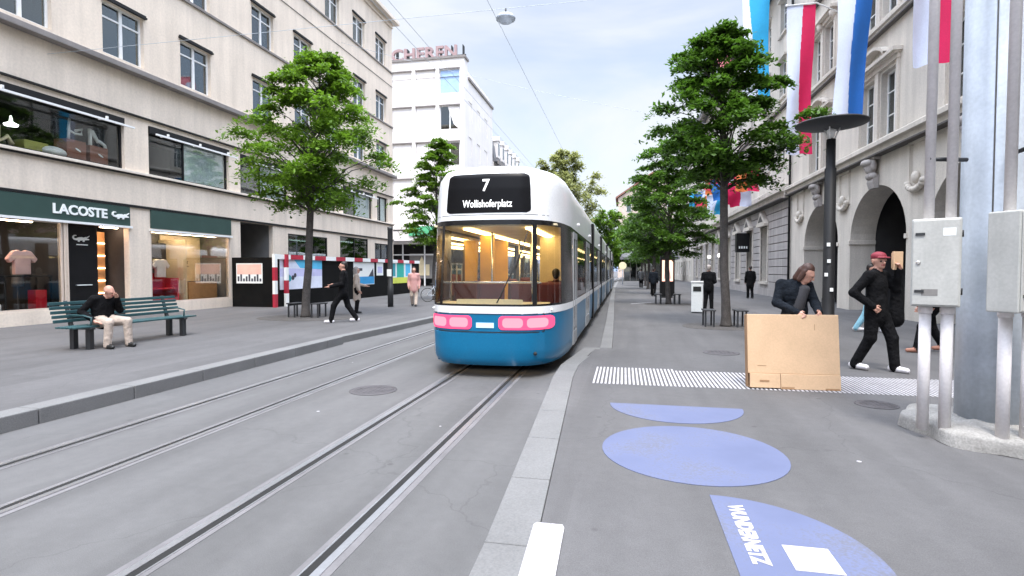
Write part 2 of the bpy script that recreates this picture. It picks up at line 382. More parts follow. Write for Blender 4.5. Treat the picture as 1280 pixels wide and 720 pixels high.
# ------------------------------------------------------------------ facade helper (local frame: x along, y into the building, z up)
def facade(mb, x0, x1, z0, z1, ops, depth=.3, m=0, mr=0, arches=()):
    rect = [(a, b, c, d) for a, b, c, d in ops] + [(a[0], a[1], a[2], a[3] + a[4]) for a in arches]
    xs = sorted({x0, x1, *[r[0] for r in rect], *[r[1] for r in rect]}); zs = sorted({z0, z1, *[r[2] for r in rect], *[r[3] for r in rect]})
    xs = [x for x in xs if x0 <= x <= x1]; zs = [z for z in zs if z0 <= z <= z1]
    for i in range(len(xs) - 1):
        run = None
        for j in range(len(zs)):
            hole = True
            if j < len(zs) - 1:
                cx = (xs[i] + xs[i + 1]) / 2; cz = (zs[j] + zs[j + 1]) / 2
                hole = any(r[0] < cx < r[1] and r[2] < cz < r[3] for r in rect)
            if not hole and run is None: run = zs[j]
            if hole and run is not None:
                mb.quad((xs[i], 0, run), (xs[i + 1], 0, run), (xs[i + 1], 0, zs[j]), (xs[i], 0, zs[j]), m); run = None
    for a, b, c, d in ops:
        mb.quad((a, 0, c), (a, depth, c), (a, depth, d), (a, 0, d), mr); mb.quad((b, 0, c), (b, depth, c), (b, depth, d), (b, 0, d), mr)
        mb.quad((a, 0, d), (b, 0, d), (b, depth, d), (a, depth, d), mr); mb.quad((a, 0, c), (b, 0, c), (b, depth, c), (a, depth, c), mr)
    for a, b, c, sp, rise in arches:
        n = 20; pts = [((a + b) / 2 - (b - a) / 2 * math.cos(math.pi * k / n), sp + rise * math.sin(math.pi * k / n)) for k in range(n + 1)]
        top = sp + rise
        for k in range(n):
            (u0, v0), (u1, v1) = pts[k], pts[k + 1]
            mb.quad((u0, 0, v0), (u1, 0, v1), (u1, 0, top), (u0, 0, top), m)
            mb.add([(u0, 0, v0), (u1, 0, v1), (u1, depth, v1), (u0, depth, v0)], [(0, 1, 2, 3)], mr, True)
        mb.quad((a, 0, c), (a, depth, c), (a, depth, sp), (a, 0, sp), mr); mb.quad((b, 0, c), (b, depth, c), (b, depth, sp), (b, 0, sp), mr)
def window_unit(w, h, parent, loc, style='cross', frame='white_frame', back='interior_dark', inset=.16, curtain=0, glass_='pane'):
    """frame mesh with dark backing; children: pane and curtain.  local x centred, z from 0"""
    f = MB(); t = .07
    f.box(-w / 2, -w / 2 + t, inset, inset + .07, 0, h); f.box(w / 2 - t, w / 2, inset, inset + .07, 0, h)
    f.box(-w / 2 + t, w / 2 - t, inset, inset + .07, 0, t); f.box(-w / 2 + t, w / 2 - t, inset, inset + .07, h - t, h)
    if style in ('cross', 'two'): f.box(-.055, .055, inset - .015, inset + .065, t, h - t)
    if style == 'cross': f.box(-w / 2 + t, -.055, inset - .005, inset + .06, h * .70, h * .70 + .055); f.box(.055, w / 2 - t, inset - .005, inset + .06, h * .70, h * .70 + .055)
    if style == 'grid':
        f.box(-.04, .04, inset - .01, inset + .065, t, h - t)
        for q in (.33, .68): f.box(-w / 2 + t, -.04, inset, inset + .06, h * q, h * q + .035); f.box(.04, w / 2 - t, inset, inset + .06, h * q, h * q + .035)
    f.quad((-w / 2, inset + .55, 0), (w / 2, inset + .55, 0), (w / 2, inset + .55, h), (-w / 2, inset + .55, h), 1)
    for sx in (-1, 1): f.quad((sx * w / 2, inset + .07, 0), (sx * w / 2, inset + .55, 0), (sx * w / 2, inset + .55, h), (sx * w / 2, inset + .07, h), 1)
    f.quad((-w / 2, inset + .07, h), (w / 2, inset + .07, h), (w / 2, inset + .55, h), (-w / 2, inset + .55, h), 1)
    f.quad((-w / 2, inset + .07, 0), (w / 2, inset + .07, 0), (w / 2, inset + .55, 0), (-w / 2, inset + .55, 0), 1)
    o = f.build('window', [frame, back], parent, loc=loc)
    g = MB(); g.box(-w / 2 + t, w / 2 - t, inset + .03, inset + .036, t, h - t); g.build('pane', glass_, o)
    if curtain:
        c = MB()
        spans = [(-w / 2 + .02, -w / 2 + w * .3), (w / 2 - w * .28, w / 2 - .02)] if curtain == 1 else ([(-w / 2 + .02, w / 2 - .02)] if curtain == 2 else [(-w / 2 + .02, w * .05)])
        for a, b in spans:
            c.grid(lambda u, v: (a + (b - a) * u, inset + .22 + .03 * math.sin(u * (b - a) * 40), .03 + (h - .06) * v), 24, 1)
        c.build('curtain', 'curtain', o)
    return o

# ------------------------------------------------------------------ bodies: one continuous surface from blended limbs (surface nets)
def sdf_mesh(name, prims, res, labels, parent=None, loc=None):
    """prims: (a, b, ra, rb, flat(x,y,z), label, k) tapered limbs; a == b gives an ellipsoid-like ball"""
    A = np.array([p[0] for p in prims], float); B = np.array([p[1] for p in prims], float)
    rm = np.array([max(p[2], p[3]) * max(p[4]) for p in prims])[:, None]
    lo = np.minimum(A, B) - rm - .04; hi = np.maximum(A, B) + rm + .04
    o0 = lo.min(0); n = np.ceil((hi.max(0) - o0) / res).astype(int) + 2
    D = np.full(n, 9.0, np.float32); BD = np.full(n, 9.0, np.float32); L = np.zeros(n, np.int16)
    names = []
    for i, (a, b, ra, rb, fl, lab, k) in enumerate(prims):
        if lab not in names: names.append(lab)
        i0 = np.maximum(np.floor((lo[i] - o0) / res).astype(int), 0); i1 = np.minimum(np.ceil((hi[i] - o0) / res).astype(int) + 1, n)
        ax = [o0[q] + res * np.arange(i0[q], i1[q]) for q in range(3)]
        X, Y, Z = np.meshgrid(*ax, indexing='ij')
        fl = np.array(fl, float); a_ = np.array(a) / fl; b_ = np.array(b) / fl; ba = b_ - a_; bb = float(ba @ ba)
        px, py, pz = X / fl[0] - a_[0], Y / fl[1] - a_[1], Z / fl[2] - a_[2]
        t = np.clip((px * ba[0] + py * ba[1] + pz * ba[2]) / bb, 0, 1) if bb > 1e-9 else np.zeros_like(X)
        d = np.sqrt((px - t * ba[0]) ** 2 + (py - t * ba[1]) ** 2 + (pz - t * ba[2]) ** 2) - (ra + (rb - ra) * t)
        d = (d * min(fl.min(), 1.0)).astype(np.float32)
        s = tuple(slice(i0[q], i1[q]) for q in range(3))
        D0 = D[s]; h = np.clip(.5 + .5 * (D0 - d) / k, 0, 1)
        D[s] = D0 + (d - D0) * h - k * h * (1 - h)
        w = d < BD[s]; L[s] = np.where(w, names.index(lab), L[s]); BD[s] = np.minimum(BD[s], d)
    ins = D < 0
    c = np.zeros(np.array(n) - 1, np.int8)
    for dx in (0, 1):
        for dy in (0, 1):
            for dz in (0, 1): c += ins[dx:n[0] - 1 + dx, dy:n[1] - 1 + dy, dz:n[2] - 1 + dz]
    act = (c > 0) & (c < 8)
    idx = np.full(act.shape, -1, np.int64); cells = np.argwhere(act); idx[act] = np.arange(len(cells))
    P = np.zeros((len(cells), 3)); W = np.zeros(len(cells))
    corners = [(x, y, z) for x in (0, 1) for y in (0, 1) for z in (0, 1)]
    for p in corners:
        for q in range(3):
            if p[q]: continue
            e = list(p); e[q] = 1
            d0 = D[cells[:, 0] + p[0], cells[:, 1] + p[1], cells[:, 2] + p[2]]; d1 = D[cells[:, 0] + e[0], cells[:, 1] + e[1], cells[:, 2] + e[2]]
            cr = (d0 < 0) != (d1 < 0)
            t = np.where(cr, d0 / np.where(cr, d0 - d1, 1), 0)
            pt = np.array(p, float)[None, :] + np.zeros((len(cells), 1)); pt[:, q] += t
            P += pt * cr[:, None]; W += cr
    P = (cells + P / W[:, None]) * res + o0
    lab = L[cells[:, 0], cells[:, 1], cells[:, 2]]
    faces = []
    for q in range(3):
        a, b = (q + 1) % 3, (q + 2) % 3
        s0 = [slice(None)] * 3; s1 = [slice(None)] * 3; s0[q] = slice(0, -1); s1[q] = slice(1, None)
        cr = ins[tuple(s0)] != ins[tuple(s1)]
        E = np.argwhere(cr); fl = ins[tuple(s0)][cr]
        ok = (E[:, a] > 0) & (E[:, b] > 0) & (E[:, a] < n[a] - 1) & (E[:, b] < n[b] - 1); E = E[ok]; fl = fl[ok]
        def g(da, db):
            F = E.copy(); F[:, a] += da; F[:, b] += db; return idx[F[:, 0], F[:, 1], F[:, 2]]
        qd = np.stack([g(-1, -1), g(0, -1), g(0, 0), g(-1, 0)], 1)
        qd[~fl] = qd[~fl][:, ::-1]; faces.append(qd)
    F = np.concatenate(faces); F = F[(F >= 0).all(1)]
    me = bpy.data.meshes.new(name); me.from_pydata(P.tolist(), [], F.tolist())
    for nm in names: me.materials.append(M[labels[nm]])
    fl = np.sort(lab[F], 1)[:, 1]
    me.polygons.foreach_set('material_index', fl.astype(np.int32)); me.polygons.foreach_set('use_smooth', np.ones(len(F), bool)); me.update()
    return link(name, me, parent, 0, loc)

V3 = lambda *a: np.array(a, float)
def hand(wr, dirv, side, up, lab='skin', curl=.6, s=1.0):
    """palm, four unequal bent fingers and a thumb; dirv points along the hand, up is the back of the hand, side towards the thumb"""
    d = dirv / np.linalg.norm(dirv); sd = side - d * (side @ d); sd /= np.linalg.norm(sd); u = np.cross(sd, d)
    if u @ up < 0: u = -u
    out = [(wr + d * .02 * s + sd * .012 * s, wr + d * .075 * s + sd * .02 * s, .020 * s, .019 * s, (1, 1, 1), lab, .012), (wr + d * .02 * s - sd * .012 * s, wr + d * .07 * s - sd * .022 * s, .019 * s, .017 * s, (1, 1, 1), lab, .012)]
    for off, ln in ((.030, .072), (.010, .080), (-.010, .074), (-.029, .058)):
        b = wr + d * .085 * s + sd * off * s; c1 = math.cos(curl * .6); s1 = math.sin(curl * .6)
        m_ = b + (d * c1 - u * s1) * ln * .5 * s; c2 = math.cos(curl * 1.7); s2 = math.sin(curl * 1.7)
        e = m_ + (d * c2 - u * s2) * ln * .5 * s
        out += [(b - d * .01, m_, .0095 * s, .009 * s, (1, 1, 1), lab, .005), (m_, e, .009 * s, .0075 * s, (1, 1, 1), lab, .004)]
    tb = wr + d * .03 * s + sd * .025 * s; tm = tb + (d * .6 + sd * .8) * .035 * s; te = tm + (d * .85 + sd * .2 - u * .4) * .032 * s
    out += [(tb, tm, .013 * s, .0105 * s, (1, 1, 1), lab, .008), (tm, te, .0105 * s, .009 * s, (1, 1, 1), lab, .005)]
    return out
def person(label, loc, rz, H=1.75, J=None, wear=None, hair='short', haircol='hair_dark', res=.02, group=None, head_turn=0.0, head_tilt=0.0, skirt=0.0, coat=0.09, open_front=False, fat=1.0, cap=None, hood=False, holds=False):
    """figure facing local -y, feet on z 0"""
    J0 = dict(pel=(0, 0, .96), chest=(0, .0, 1.28), neck=(0, .01, 1.49), head=(0, -.015, 1.635), shL=(.185, .01, 1.42), shR=(-.185, .01, 1.42),
              elL=(.245, .03, 1.13), elR=(-.245, .03, 1.13), wrL=(.235, -.07, .90), wrR=(-.235, -.07, .90), hiL=(.09, 0, .93), hiR=(-.09, 0, .93),
              knL=(.10, -.02, .50), knR=(-.10, -.02, .50), anL=(.10, .02, .085), anR=(-.10, .02, .085))
    if J: J0.update(J)
    k = H / 1.75
    j = {n: V3(*v) * k for n, v in J0.items()}
    w = dict(top='cloth_black', bottom='cloth_black', shoe='shoe_black', skin='skin', eye='eye', lips='lips', shirt='cloth_grey'); w.update(wear or {})
    p = []; f1 = (1, 1, 1)
    def cap_(a, b, ra, rb, lab, fl=f1, kk=.025): p.append((a, b, ra * k, rb * k, fl, lab, kk))
    up = j['neck'] - j['pel']; up = up / np.linalg.norm(up)
    cap_(j['pel'], j['chest'], .166 * fat, .178 * fat, 'top', (1, .70, 1)); cap_(j['chest'], j['neck'] - up * .06 * k, .176 * fat, .105, 'top', (1, .68, 1))
    cap_(j['shL'], j['shR'], .078, .078, 'top', f1, .05)
    cap_(j['pel'] - up * (.10 if coat else .0) * k, j['pel'] + up * .04 * k, .155 * fat, .155 * fat, 'top', (1, .76, 1))
    cap_(j['neck'] - up * .05 * k, j['head'] - up * .02 * k, .060, .055, 'skin', f1, .02)
    cap_(j['neck'] - up * .045 * k, j['neck'] - up * .03 * k, .076, .070, 'top', f1, .015)
    # head, turned
    hd = j['head']; ct, st = math.cos(head_turn), math.sin(head_turn); cp, sp = math.cos(head_tilt), math.sin(head_tilt)
    def hp(x, y, z):
        y2 = y * cp - z * sp; z2 = y * sp + z * cp
        return hd + V3(x * ct - y2 * st, x * st + y2 * ct, z2) * k
    cap_(hp(0, .022, .030), hp(0, .018, .030), .096, .096, 'skin', (.86, 1.0, 1.0), .02); cap_(hp(0, -.032, .0), hp(0, -.052, -.072), .066, .042, 'skin', f1, .025)
    cap_(hp(0, -.088, .008), hp(0, -.112, -.026), .010, .016, 'skin', f1, .012)
    cap_(hp(-.045, -.078, .018), hp(.045, -.078, .018), .014, .014, 'skin', f1, .014)
    for s in (-1, 1):
        cap_(hp(s * .083, .012, .018), hp(s * .086, .016, -.022), .017, .012, 'skin', (.6, 1, 1), .008)
        cap_(hp(s * .033, -.090, .0), hp(s * .033, -.090, .0), .0095, .0095, 'eye', f1, .003)
    cap_(hp(-.018, -.094, -.056), hp(.018, -.094, -.056), .009, .009, 'lips', f1, .006)
    for S in 'LR':
        sg = 1 if S == 'L' else -1
        cap_(j['sh' + S], j['el' + S], .076, .062, 'top'); cap_(j['el' + S], j['wr' + S], .062, .052, 'top')
        d = j['wr' + S] - j['el' + S]; d /= np.linalg.norm(d)
        cap_(j['wr' + S] - d * .01 * k, j['wr' + S] + d * .03 * k, .028, .026, 'skin', f1, .006)
        if res < .014: p.extend(hand(j['wr' + S], d, V3(-sg * .6, -.9, .2), V3(sg, .2, .3), 'skin', .9, k))
        else: p.extend([(j['wr' + S] + d * .02, j['wr' + S] + d * .085 * k, .032, .034, f1, 'skin', .01)] + [(j['wr' + S] + d * .07 + V3(0, q * .018, 0), j['wr' + S] + d * .155 * k + V3(-sg * .02, q * .024 - .01, 0), .013, .011, f1, 'skin', .006) for q in (-1.5, -.5, .5, 1.5)] + [(j['wr' + S] + d * .03, j['wr' + S] + d * .09 + V3(-sg * .01, -.06, 0), .014, .012, f1, 'skin', .008)])
        leg = 'skin' if skirt else 'bottom'
        cap_(j['hi' + S], j['kn' + S], .106 * fat, .082, 'bottom'); cap_(j['kn' + S], j['an' + S], .080, .066, 'bottom' if not skirt else 'bottom')
        an = j['an' + S]; kn = j['kn' + S]
        fx = J0.get('ft' + S, (0, -1, 0)); fx = V3(*fx); fx /= np.linalg.norm(fx)
        cap_(an - V3(0, 0, .035 * k) - fx * .045 * k, an - V3(0, 0, .042 * k) + fx * .16 * k, .050, .040, 'shoe', f1, .008)
        cap_(an - V3(0, 0, .02 * k), an + (kn - an) * .06, .064, .068, 'bottom', f1, .008)
    if skirt: cap_(j['pel'] - up * .02, (j['knL'] + j['knR']) / 2 + V3(0, 0, .05), .17, .21, 'bottom', (1, .75, 1))
    if coat: cap_(j['pel'] + up * .08 * k, j['pel'] - up * coat * k, .176 * fat, .188 * fat, 'top', (1, .76, 1), .012)
    if open_front: cap_(j['pel'] + V3(.0, -.10, .12) * k, j['neck'] + V3(.02, -.085, -.10) * k, .060, .05, 'shirt', (1.35, 1.0, 1), .01)
    if hood: cap_(j['neck'] + V3(-.07, .06, -.02) * k, j['neck'] + V3(.07, .06, -.02) * k, .065, .065, 'top', f1, .02)
    root = thing('person', label, 'person', loc, rz, group)
    # the lowest point of the soles rests on the ground
    low = min(min(q[0][2] - q[2], q[1][2] - q[3]) for q in p if q[5] == 'shoe')
    p = [(q[0] - V3(0, 0, low), q[1] - V3(0, 0, low), *q[2:]) for q in p]; hd = hd - V3(0, 0, low)
    sdf_mesh('body', p, res, w, root)
    h = []
    def hcap(a, b, ra, rb, fl=f1): h.append((a, b, ra * k, rb * k, fl, 'hair', .02))
    hr = max(res * .8, .009)
    if hair in ('short', 'long', 'bob'):
        hcap(hp(0, .040, .062) - V3(0, 0, 0), hp(0, .030, .060), .094, .094, (.90, .98, .92)); hcap(hp(0, .066, .0), hp(0, .070, -.02), .070, .058)
        if hair in ('bob', 'long'):
            for s in (-1, 1): hcap(hp(s * .062, .03, .02), hp(s * .072, .025, -.11 if hair == 'bob' else -.20), .042, .036)
            hcap(hp(0, .08, 0), hp(0, .085, -.12 if hair == 'bob' else -.24), .066, .056)
        h = [(a, b, *r) for a, b, *r in h]
        sdf_mesh('hair', h, hr, {'hair': haircol}, root)
    if cap:
        c = [(hp(0, .02, .07), hp(0, .02, .075), .100 * k, .100 * k, (.92, 1.04, .72), 'cap', .01), (hp(-.045, -.10, .055), hp(.045, -.10, .055), .045 * k, .045 * k, (1, 1.15, .28), 'cap', .01)]
        sdf_mesh('cap', c, .011, {'cap': cap}, root)
    return root

# ------------------------------------------------------------------ trees
def tree(label, loc, H, base, spread, seed, leaf, trunk_r=.11, sprays=80, per=110, leaf_s=.12, group=None, lean=(0, 0), shape='street', flat=.22, lobes=()):
    """street tree: tapered trunk, limbs to every spray, crown of flattened leaf sprays with gaps"""
    rnd = random.Random(seed); rg = np.random.default_rng(seed)
    root = thing('tree', label, 'tree', loc, 0, group)
    tr = MB(); top = H * .93
    axis = lambda z: Vector((lean[0] * (z / H) ** 1.5 + .05 * math.sin(z * 1.3 + seed), lean[1] * (z / H) ** 1.5 + .05 * math.cos(z * 1.1 + seed), z))
    zs = [0, .08, .3, .8, 1.6, base, base + (top - base) * .3, base + (top - base) * .6, base + (top - base) * .85, top]
    rs = [trunk_r * 1.5, trunk_r * 1.25, trunk_r * 1.08, trunk_r, trunk_r * .95, trunk_r * .85, trunk_r * .6, trunk_r * .36, trunk_r * .16, .012]
    tr.tube([axis(z) for z in zs], rs, 12, 0)
    V = []; F = []
    hc = H - base
    def env(t):   # crown half width against height fraction
        if shape == 'street': return max(.06, (1 - abs(t - .36) / .66) ** .62 if t > .36 else (.50 + .5 * (t / .36)))
        if shape == 'broad': return max(.07, (1 - abs(t - .50) / .54) ** .6 if t > .50 else (.42 + .58 * (t / .50)))
        if shape == 'oval': return max(.08, math.sqrt(max(0, 1 - ((t - .45) / .58) ** 2)))
        return max(.1, math.sqrt(max(0, 1 - ((t - .5) / .55) ** 2)))
    centres = []
    for i in range(sprays):
        t = (i + rnd.random()) / sprays; t = min(.99, t)
        a = i * 2.399963 + rnd.uniform(-.6, .6)
        rr = spread * env(t) * math.sqrt(rnd.uniform(.06, 1.0)) * rnd.uniform(.74, 1.24)
        for la, lt, lw, lg in lobes:
            da = (a - la + math.pi) % (2 * math.pi) - math.pi
            rr *= 1 + lg * math.exp(-(da / .6) ** 2 - ((t - lt) / lw) ** 2)
        z = base + hc * t
        c = axis(z) + Vector((rr * math.cos(a), rr * math.sin(a), rnd.uniform(-.12, .12) - .04 * rr))
        centres.append((c, a, rr, t))
        z0 = max(base * .9, z - .25 * hc * (rr / max(spread, .1)) - .25); p0 = axis(z0); md = p0.lerp(c, .55) + Vector((0, 0, .12 * rr))
        r0 = trunk_r * .32 * (1 - t * .6)
        tr.tube([p0, md, c], [r0, r0 * .55, .006], 6, 0, False)
    for c, a, rr, t in centres:
        L = spread * (.22 + .12 * rnd.random()) * (1 - .35 * t); Wd = L * rnd.uniform(.55, .85); th = L * flat
        n = int(per * rnd.uniform(.6, 1.25))
        q = rg.normal(0, .5, (n, 3)) * np.array([L, Wd, th]); q[:, 2] -= .25 * (q[:, 0] ** 2 + q[:, 1] ** 2) / max(L, .1)
        ca, sa = math.cos(a), math.sin(a)
        pts = np.stack([q[:, 0] * ca - q[:, 1] * sa + c.x, q[:, 0] * sa + q[:, 1] * ca + c.y, q[:, 2] + c.z], 1)
        ang = rg.uniform(0, 6.283, n); til = rg.normal(0, .45, (n, 2)); sz = leaf_s * rg.uniform(.65, 1.25, n)
        ux = np.stack([np.cos(ang), np.sin(ang), til[:, 0]], 1); vx = np.stack([-np.sin(ang), np.cos(ang), til[:, 1]], 1)
        for k in range(n):
            p = pts[k]; u = ux[k] * sz[k]; v = vx[k] * sz[k] * .55; b = len(V)
            dz = np.array([0, 0, -.12 * sz[k]])
            V += [tuple(p - u * .5), tuple(p - u * .08 + v * .5 + dz), tuple(p + u * .6 + dz), tuple(p - u * .08 - v * .5 + dz)]
            F.append((b, b + 1, b + 2, b + 3))
    tr.build('trunk', 'bark', root)
    me = bpy.data.meshes.new('crown'); me.from_pydata(V, [], F); me.materials.append(M[leaf]); me.update()
    link('crown', me, root)
    return root
def tree_guard(label, loc, rz=0, group=None):
    """two low steel hoops with flat tops, either side of a trunk"""
    g = thing('tree_guard', label, 'tree guard', loc, rz, group)
    for s in (-1, 1):
        h = MB(); h.box(s * .42 - .16, s * .42 + .16, -.30, .30, .44, .475)
        for x in (-.11, .11):
            for y in (-.24, .24): h.box(s * .42 + x - .022, s * .42 + x + .022, y - .022, y + .022, 0, .44)
        h.build('hoop', 'iron', g, .006)
    return g

# ------------------------------------------------------------------ world, sun, camera
W = bpy.data.worlds.new('World'); SC.world = W; W.use_nodes = True
nt = W.node_tree; nt.nodes.clear()
SUN_EL, SUN_AZ = R(64), R(168)      # azimuth clockwise from +Y
wo = _n(nt, 'ShaderNodeOutputWorld'); bg = _n(nt, 'ShaderNodeBackground', Strength=0.11)
sky = _n(nt, 'ShaderNodeTexSky', sky_type='NISHITA'); sky.sun_disc = False; sky.sun_elevation = SUN_EL; sky.sun_rotation = SUN_AZ
sky.air_density = 1.0; sky.dust_density = .35; sky.ozone_density = 3.0
tc = _n(nt, 'ShaderNodeTexCoord'); mp = _n(nt, 'ShaderNodeMapping'); mp.inputs['Scale'].default_value = (1.0, 1.0, 2.2); mp.inputs['Location'].default_value = (.35, .1, .2)
nt.links.new(tc.outputs['Generated'], mp.inputs[0])
n1 = _n(nt, 'ShaderNodeTexNoise', Scale=1.6, Detail=6.0, Roughness=.52); nt.links.new(mp.outputs[0], n1.inputs['Vector'])
n1.inputs['Distortion'].default_value = .35
cr = _n(nt, 'ShaderNodeMapRange', interpolation_type='SMOOTHSTEP'); cr.inputs[1].default_value = .40; cr.inputs[2].default_value = .64; cr.inputs[3].default_value = .52; cr.inputs[4].default_value = 1.0
nt.links.new(n1.outputs[0], cr.inputs[0])
mx = _n(nt, 'ShaderNodeMix', data_type='RGBA'); mx.inputs[7].default_value = (3.95, 4.10, 4.35, 1)
nt.links.new(cr.outputs[0], mx.inputs[0]); nt.links.new(sky.outputs[0], mx.inputs[6]); # overhead sky boosted, added to throw more light on the facades
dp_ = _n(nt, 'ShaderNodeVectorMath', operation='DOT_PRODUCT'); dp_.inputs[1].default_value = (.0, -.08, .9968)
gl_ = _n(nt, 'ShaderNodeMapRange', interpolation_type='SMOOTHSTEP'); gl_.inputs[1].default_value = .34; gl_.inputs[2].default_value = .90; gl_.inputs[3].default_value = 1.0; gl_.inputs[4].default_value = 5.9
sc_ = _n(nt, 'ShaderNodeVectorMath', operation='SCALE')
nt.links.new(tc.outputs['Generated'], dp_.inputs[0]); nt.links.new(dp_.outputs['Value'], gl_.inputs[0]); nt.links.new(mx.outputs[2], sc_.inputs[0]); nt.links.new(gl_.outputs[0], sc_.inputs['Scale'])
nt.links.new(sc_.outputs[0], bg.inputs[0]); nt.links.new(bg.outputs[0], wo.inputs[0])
sl = bpy.data.lights.new('sun', 'SUN'); sl.energy = 1.6; sl.angle = R(15); sl.color = (1, .93, .84)
so = bpy.data.objects.new('sun', sl); COL.objects.link(so)
sd = Vector((math.sin(SUN_AZ) * math.cos(SUN_EL), math.cos(SUN_AZ) * math.cos(SUN_EL), math.sin(SUN_EL)))
so.rotation_euler = (-sd).to_track_quat('-Z', 'Y').to_euler()
cd = bpy.data.cameras.new('camera'); cam = bpy.data.objects.new('camera', cd); COL.objects.link(cam); SC.camera = cam
cd.sensor_width = 36; cd.lens = 36 * 680 / 1280; cd.clip_start = .05; cd.clip_end = 6000
pitch = math.atan(22 / 680); yaw = math.atan(140 / 680 * math.cos(pitch))
cam.location = (0, 0, 1.70); cam.rotation_euler = (math.pi / 2 - pitch, 0, yaw)
vs = SC.view_settings; vs.view_transform = 'Standard'; vs.look = 'None'; vs.gamma = 1; vs.exposure = 1.16; vs.use_curve_mapping = False

# ------------------------------------------------------------------ ground, road, tracks, kerbs
def struct(mb, name, m, **kw): return tag(mb.build(name, m, **kw), kind='structure')
ZL, ZR = .15, .13
b = MB(); b.quad((-1500, -600, -.03), (1500, -600, -.03), (1500, 2500, -.03), (-1500, 2500, -.03)); struct(b, 'ground', 'asphalt_walk')
b = MB(); b.quad((-6.9, -60, 0), (.2, -60, 0), (.2, 150, 0), (-6.9, 150, 0)); struct(b, 'road', 'asphalt_road')
KL = [(-6.33, -60), (-6.33, 11.45)]; KL2 = [(-6.45, 11.55), (-6.30, 13.6), (-6.12, 17), (-6.12, 150)]
def ribbon(mb, line, w, z0, z1, m=0):
    for (xa, ya), (xb, yb) in zip(line[:-1], line[1:]):
        mb.add([(xa, ya, z0), (xb, yb, z0), (xb + w, yb, z0), (xa + w, ya, z0), (xa, ya, z1), (xb, yb, z1), (xb + w, yb, z1), (xa + w, ya, z1)],
               [(0, 3, 2, 1), (4, 5, 6, 7), (0, 1, 5, 4), (1, 2, 6, 5), (2, 3, 7, 6), (3, 0, 4, 7)], m)
b = MB(); b.add([(-70, -60, ZL), (-6.62, -60, ZL), (-6.62, 11.5, ZL), (-6.70, 11.5, ZL), (-6.55, 13.6, ZL), (-6.37, 17, ZL), (-6.37, 150, ZL), (-70, 150, ZL)], [range(8)]); struct(b, 'sidewalk_left', 'asphalt_walk', recalc=False)
b = MB()
y = -12.0
while y < 11.4: ribbon(b, [(-6.33, y), (-6.33, min(y + 1.19, 11.45))], -.295, -.01, .175); y += 1.2
ribbon(b, KL2, -.25, -.01, .158); struct(b, 'kerb', 'kerb', bevel=.012)
K1 = [(-.74, -20), (-.76, 2.6), (-1.02, 8.0), (-1.02, 9.0), (-.78, 11.1)]; K2 = [(-.47, 11.12), (-.54, 17.4), (-.75, 30), (-1.0, 50), (-1.0, 150)]
b = MB(); b.add([(60, -60, ZR), (60, 150, ZR), (-.76, 150, ZR), (-.76, 50, ZR), (-.5, 30, ZR), (-.29, 17.4, ZR), (-.22, 11.12, ZR), (-.55, 11.1, ZR), (-.72, 9.0, ZR), (-.72, 8.0, ZR), (-.46, 2.6, ZR), (-.44, -20, ZR), (-.44, -60, ZR)], [range(13)]); struct(b, 'sidewalk_right', 'asphalt_walk', recalc=False)
b = MB()
for q in range(16):
    def kx(y): return float(np.interp(y, [p[1] for p in K1], [p[0] for p in K1]))
    y0 = -4 + q; y1 = min(y0 + .992, 11.1)
    if y0 < 11.1: ribbon(b, [(kx(y0), y0), (kx(y1), y1)], .295 if y0 < 9.5 else .25, -.01, .136)
ribbon(b, K2, .245, -.01, .136); struct(b, 'kerb', 'kerb', bevel=.008)
b = MB(); b.box(-.78, -.46, 10.9, 11.11, .02, .133); struct(b, 'kerb', 'kerb')
def rails(xl, xr):
    b = MB()
    for x, s in ((xl, 1), (xr, -1)):
        b.box(x - .11, x + .11, -30, 150, .001, .003, 2)
        b.box(min(x - s * .055, x), max(x - s * .055, x), -30, 150, .004, .008, 0)
        b.box(min(x, x + s * .056), max(x, x + s * .056), -30, 150, .002, .0045, 1)
        b.box(min(x + s * .056, x + s * .068), max(x + s * .056, x + s * .068), -30, 150, .003, .006, 0)
    return tag(b.build('tram_track', ['steel_rail', 'groove', 'seal']), kind='structure')
rails(-2.70, -1.70); rails(-5.30, -4.30)
# painted markings and plates on the paving
b = MB()
for i in range(27):      # white ribs across the pavement
    x = -.42 + i * .055
    if x > .75: b.box(x, x + .026, 7.60, 8.78, ZR + .001, ZR + .006)
    else: b.box(x, x + .026, 7.60, 8.90, ZR + .001, ZR + .006)
for i in range(27, 112): x = -.42 + i * .055; b.box(x, x + .026, 7.62, 8.80, ZR + .001, ZR + .006)
tag(b.build('tactile_paving', 'rib_white'), kind='structure')
b = MB(); b.add([(-.49, 1.6, ZR + .009), (-.31, 1.6, ZR + .009), (-.345, 3.25, ZR + .009), (-.36, 3.29, ZR + .009), (-.52, 3.29, ZR + .009), (-.535, 3.26, ZR + .009)], [range(6)]); tag(b.build('road_marking', 'white_paint', recalc=False), kind='structure')
b = MB(); b.quad((.3, 26.2, ZR + .004), (.36, 26.0, ZR + .004), (1.5, 27.6, ZR + .004), (1.44, 27.8, ZR + .004)); tag(b.build('road_marking', 'white_paint'), kind='structure')
def disc(cx, cy, r, a0, a1, z, n=48): return [(cx + r * math.cos(a0 + (a1 - a0) * i / n), cy + r * math.sin(a0 + (a1 - a0) * i / n)) for i in range(n + 1)]
G = 'blue shapes painted on the platform'
o = MB().prism(disc(.585, 6.50, .735, math.pi, 2 * math.pi, 0), ZR + .001, ZR + .005).build('floor_sticker', 'blue_paint'); tag(o, 'pale blue half disc on the pavement just before the white tactile strip', 'floor sticker', G)
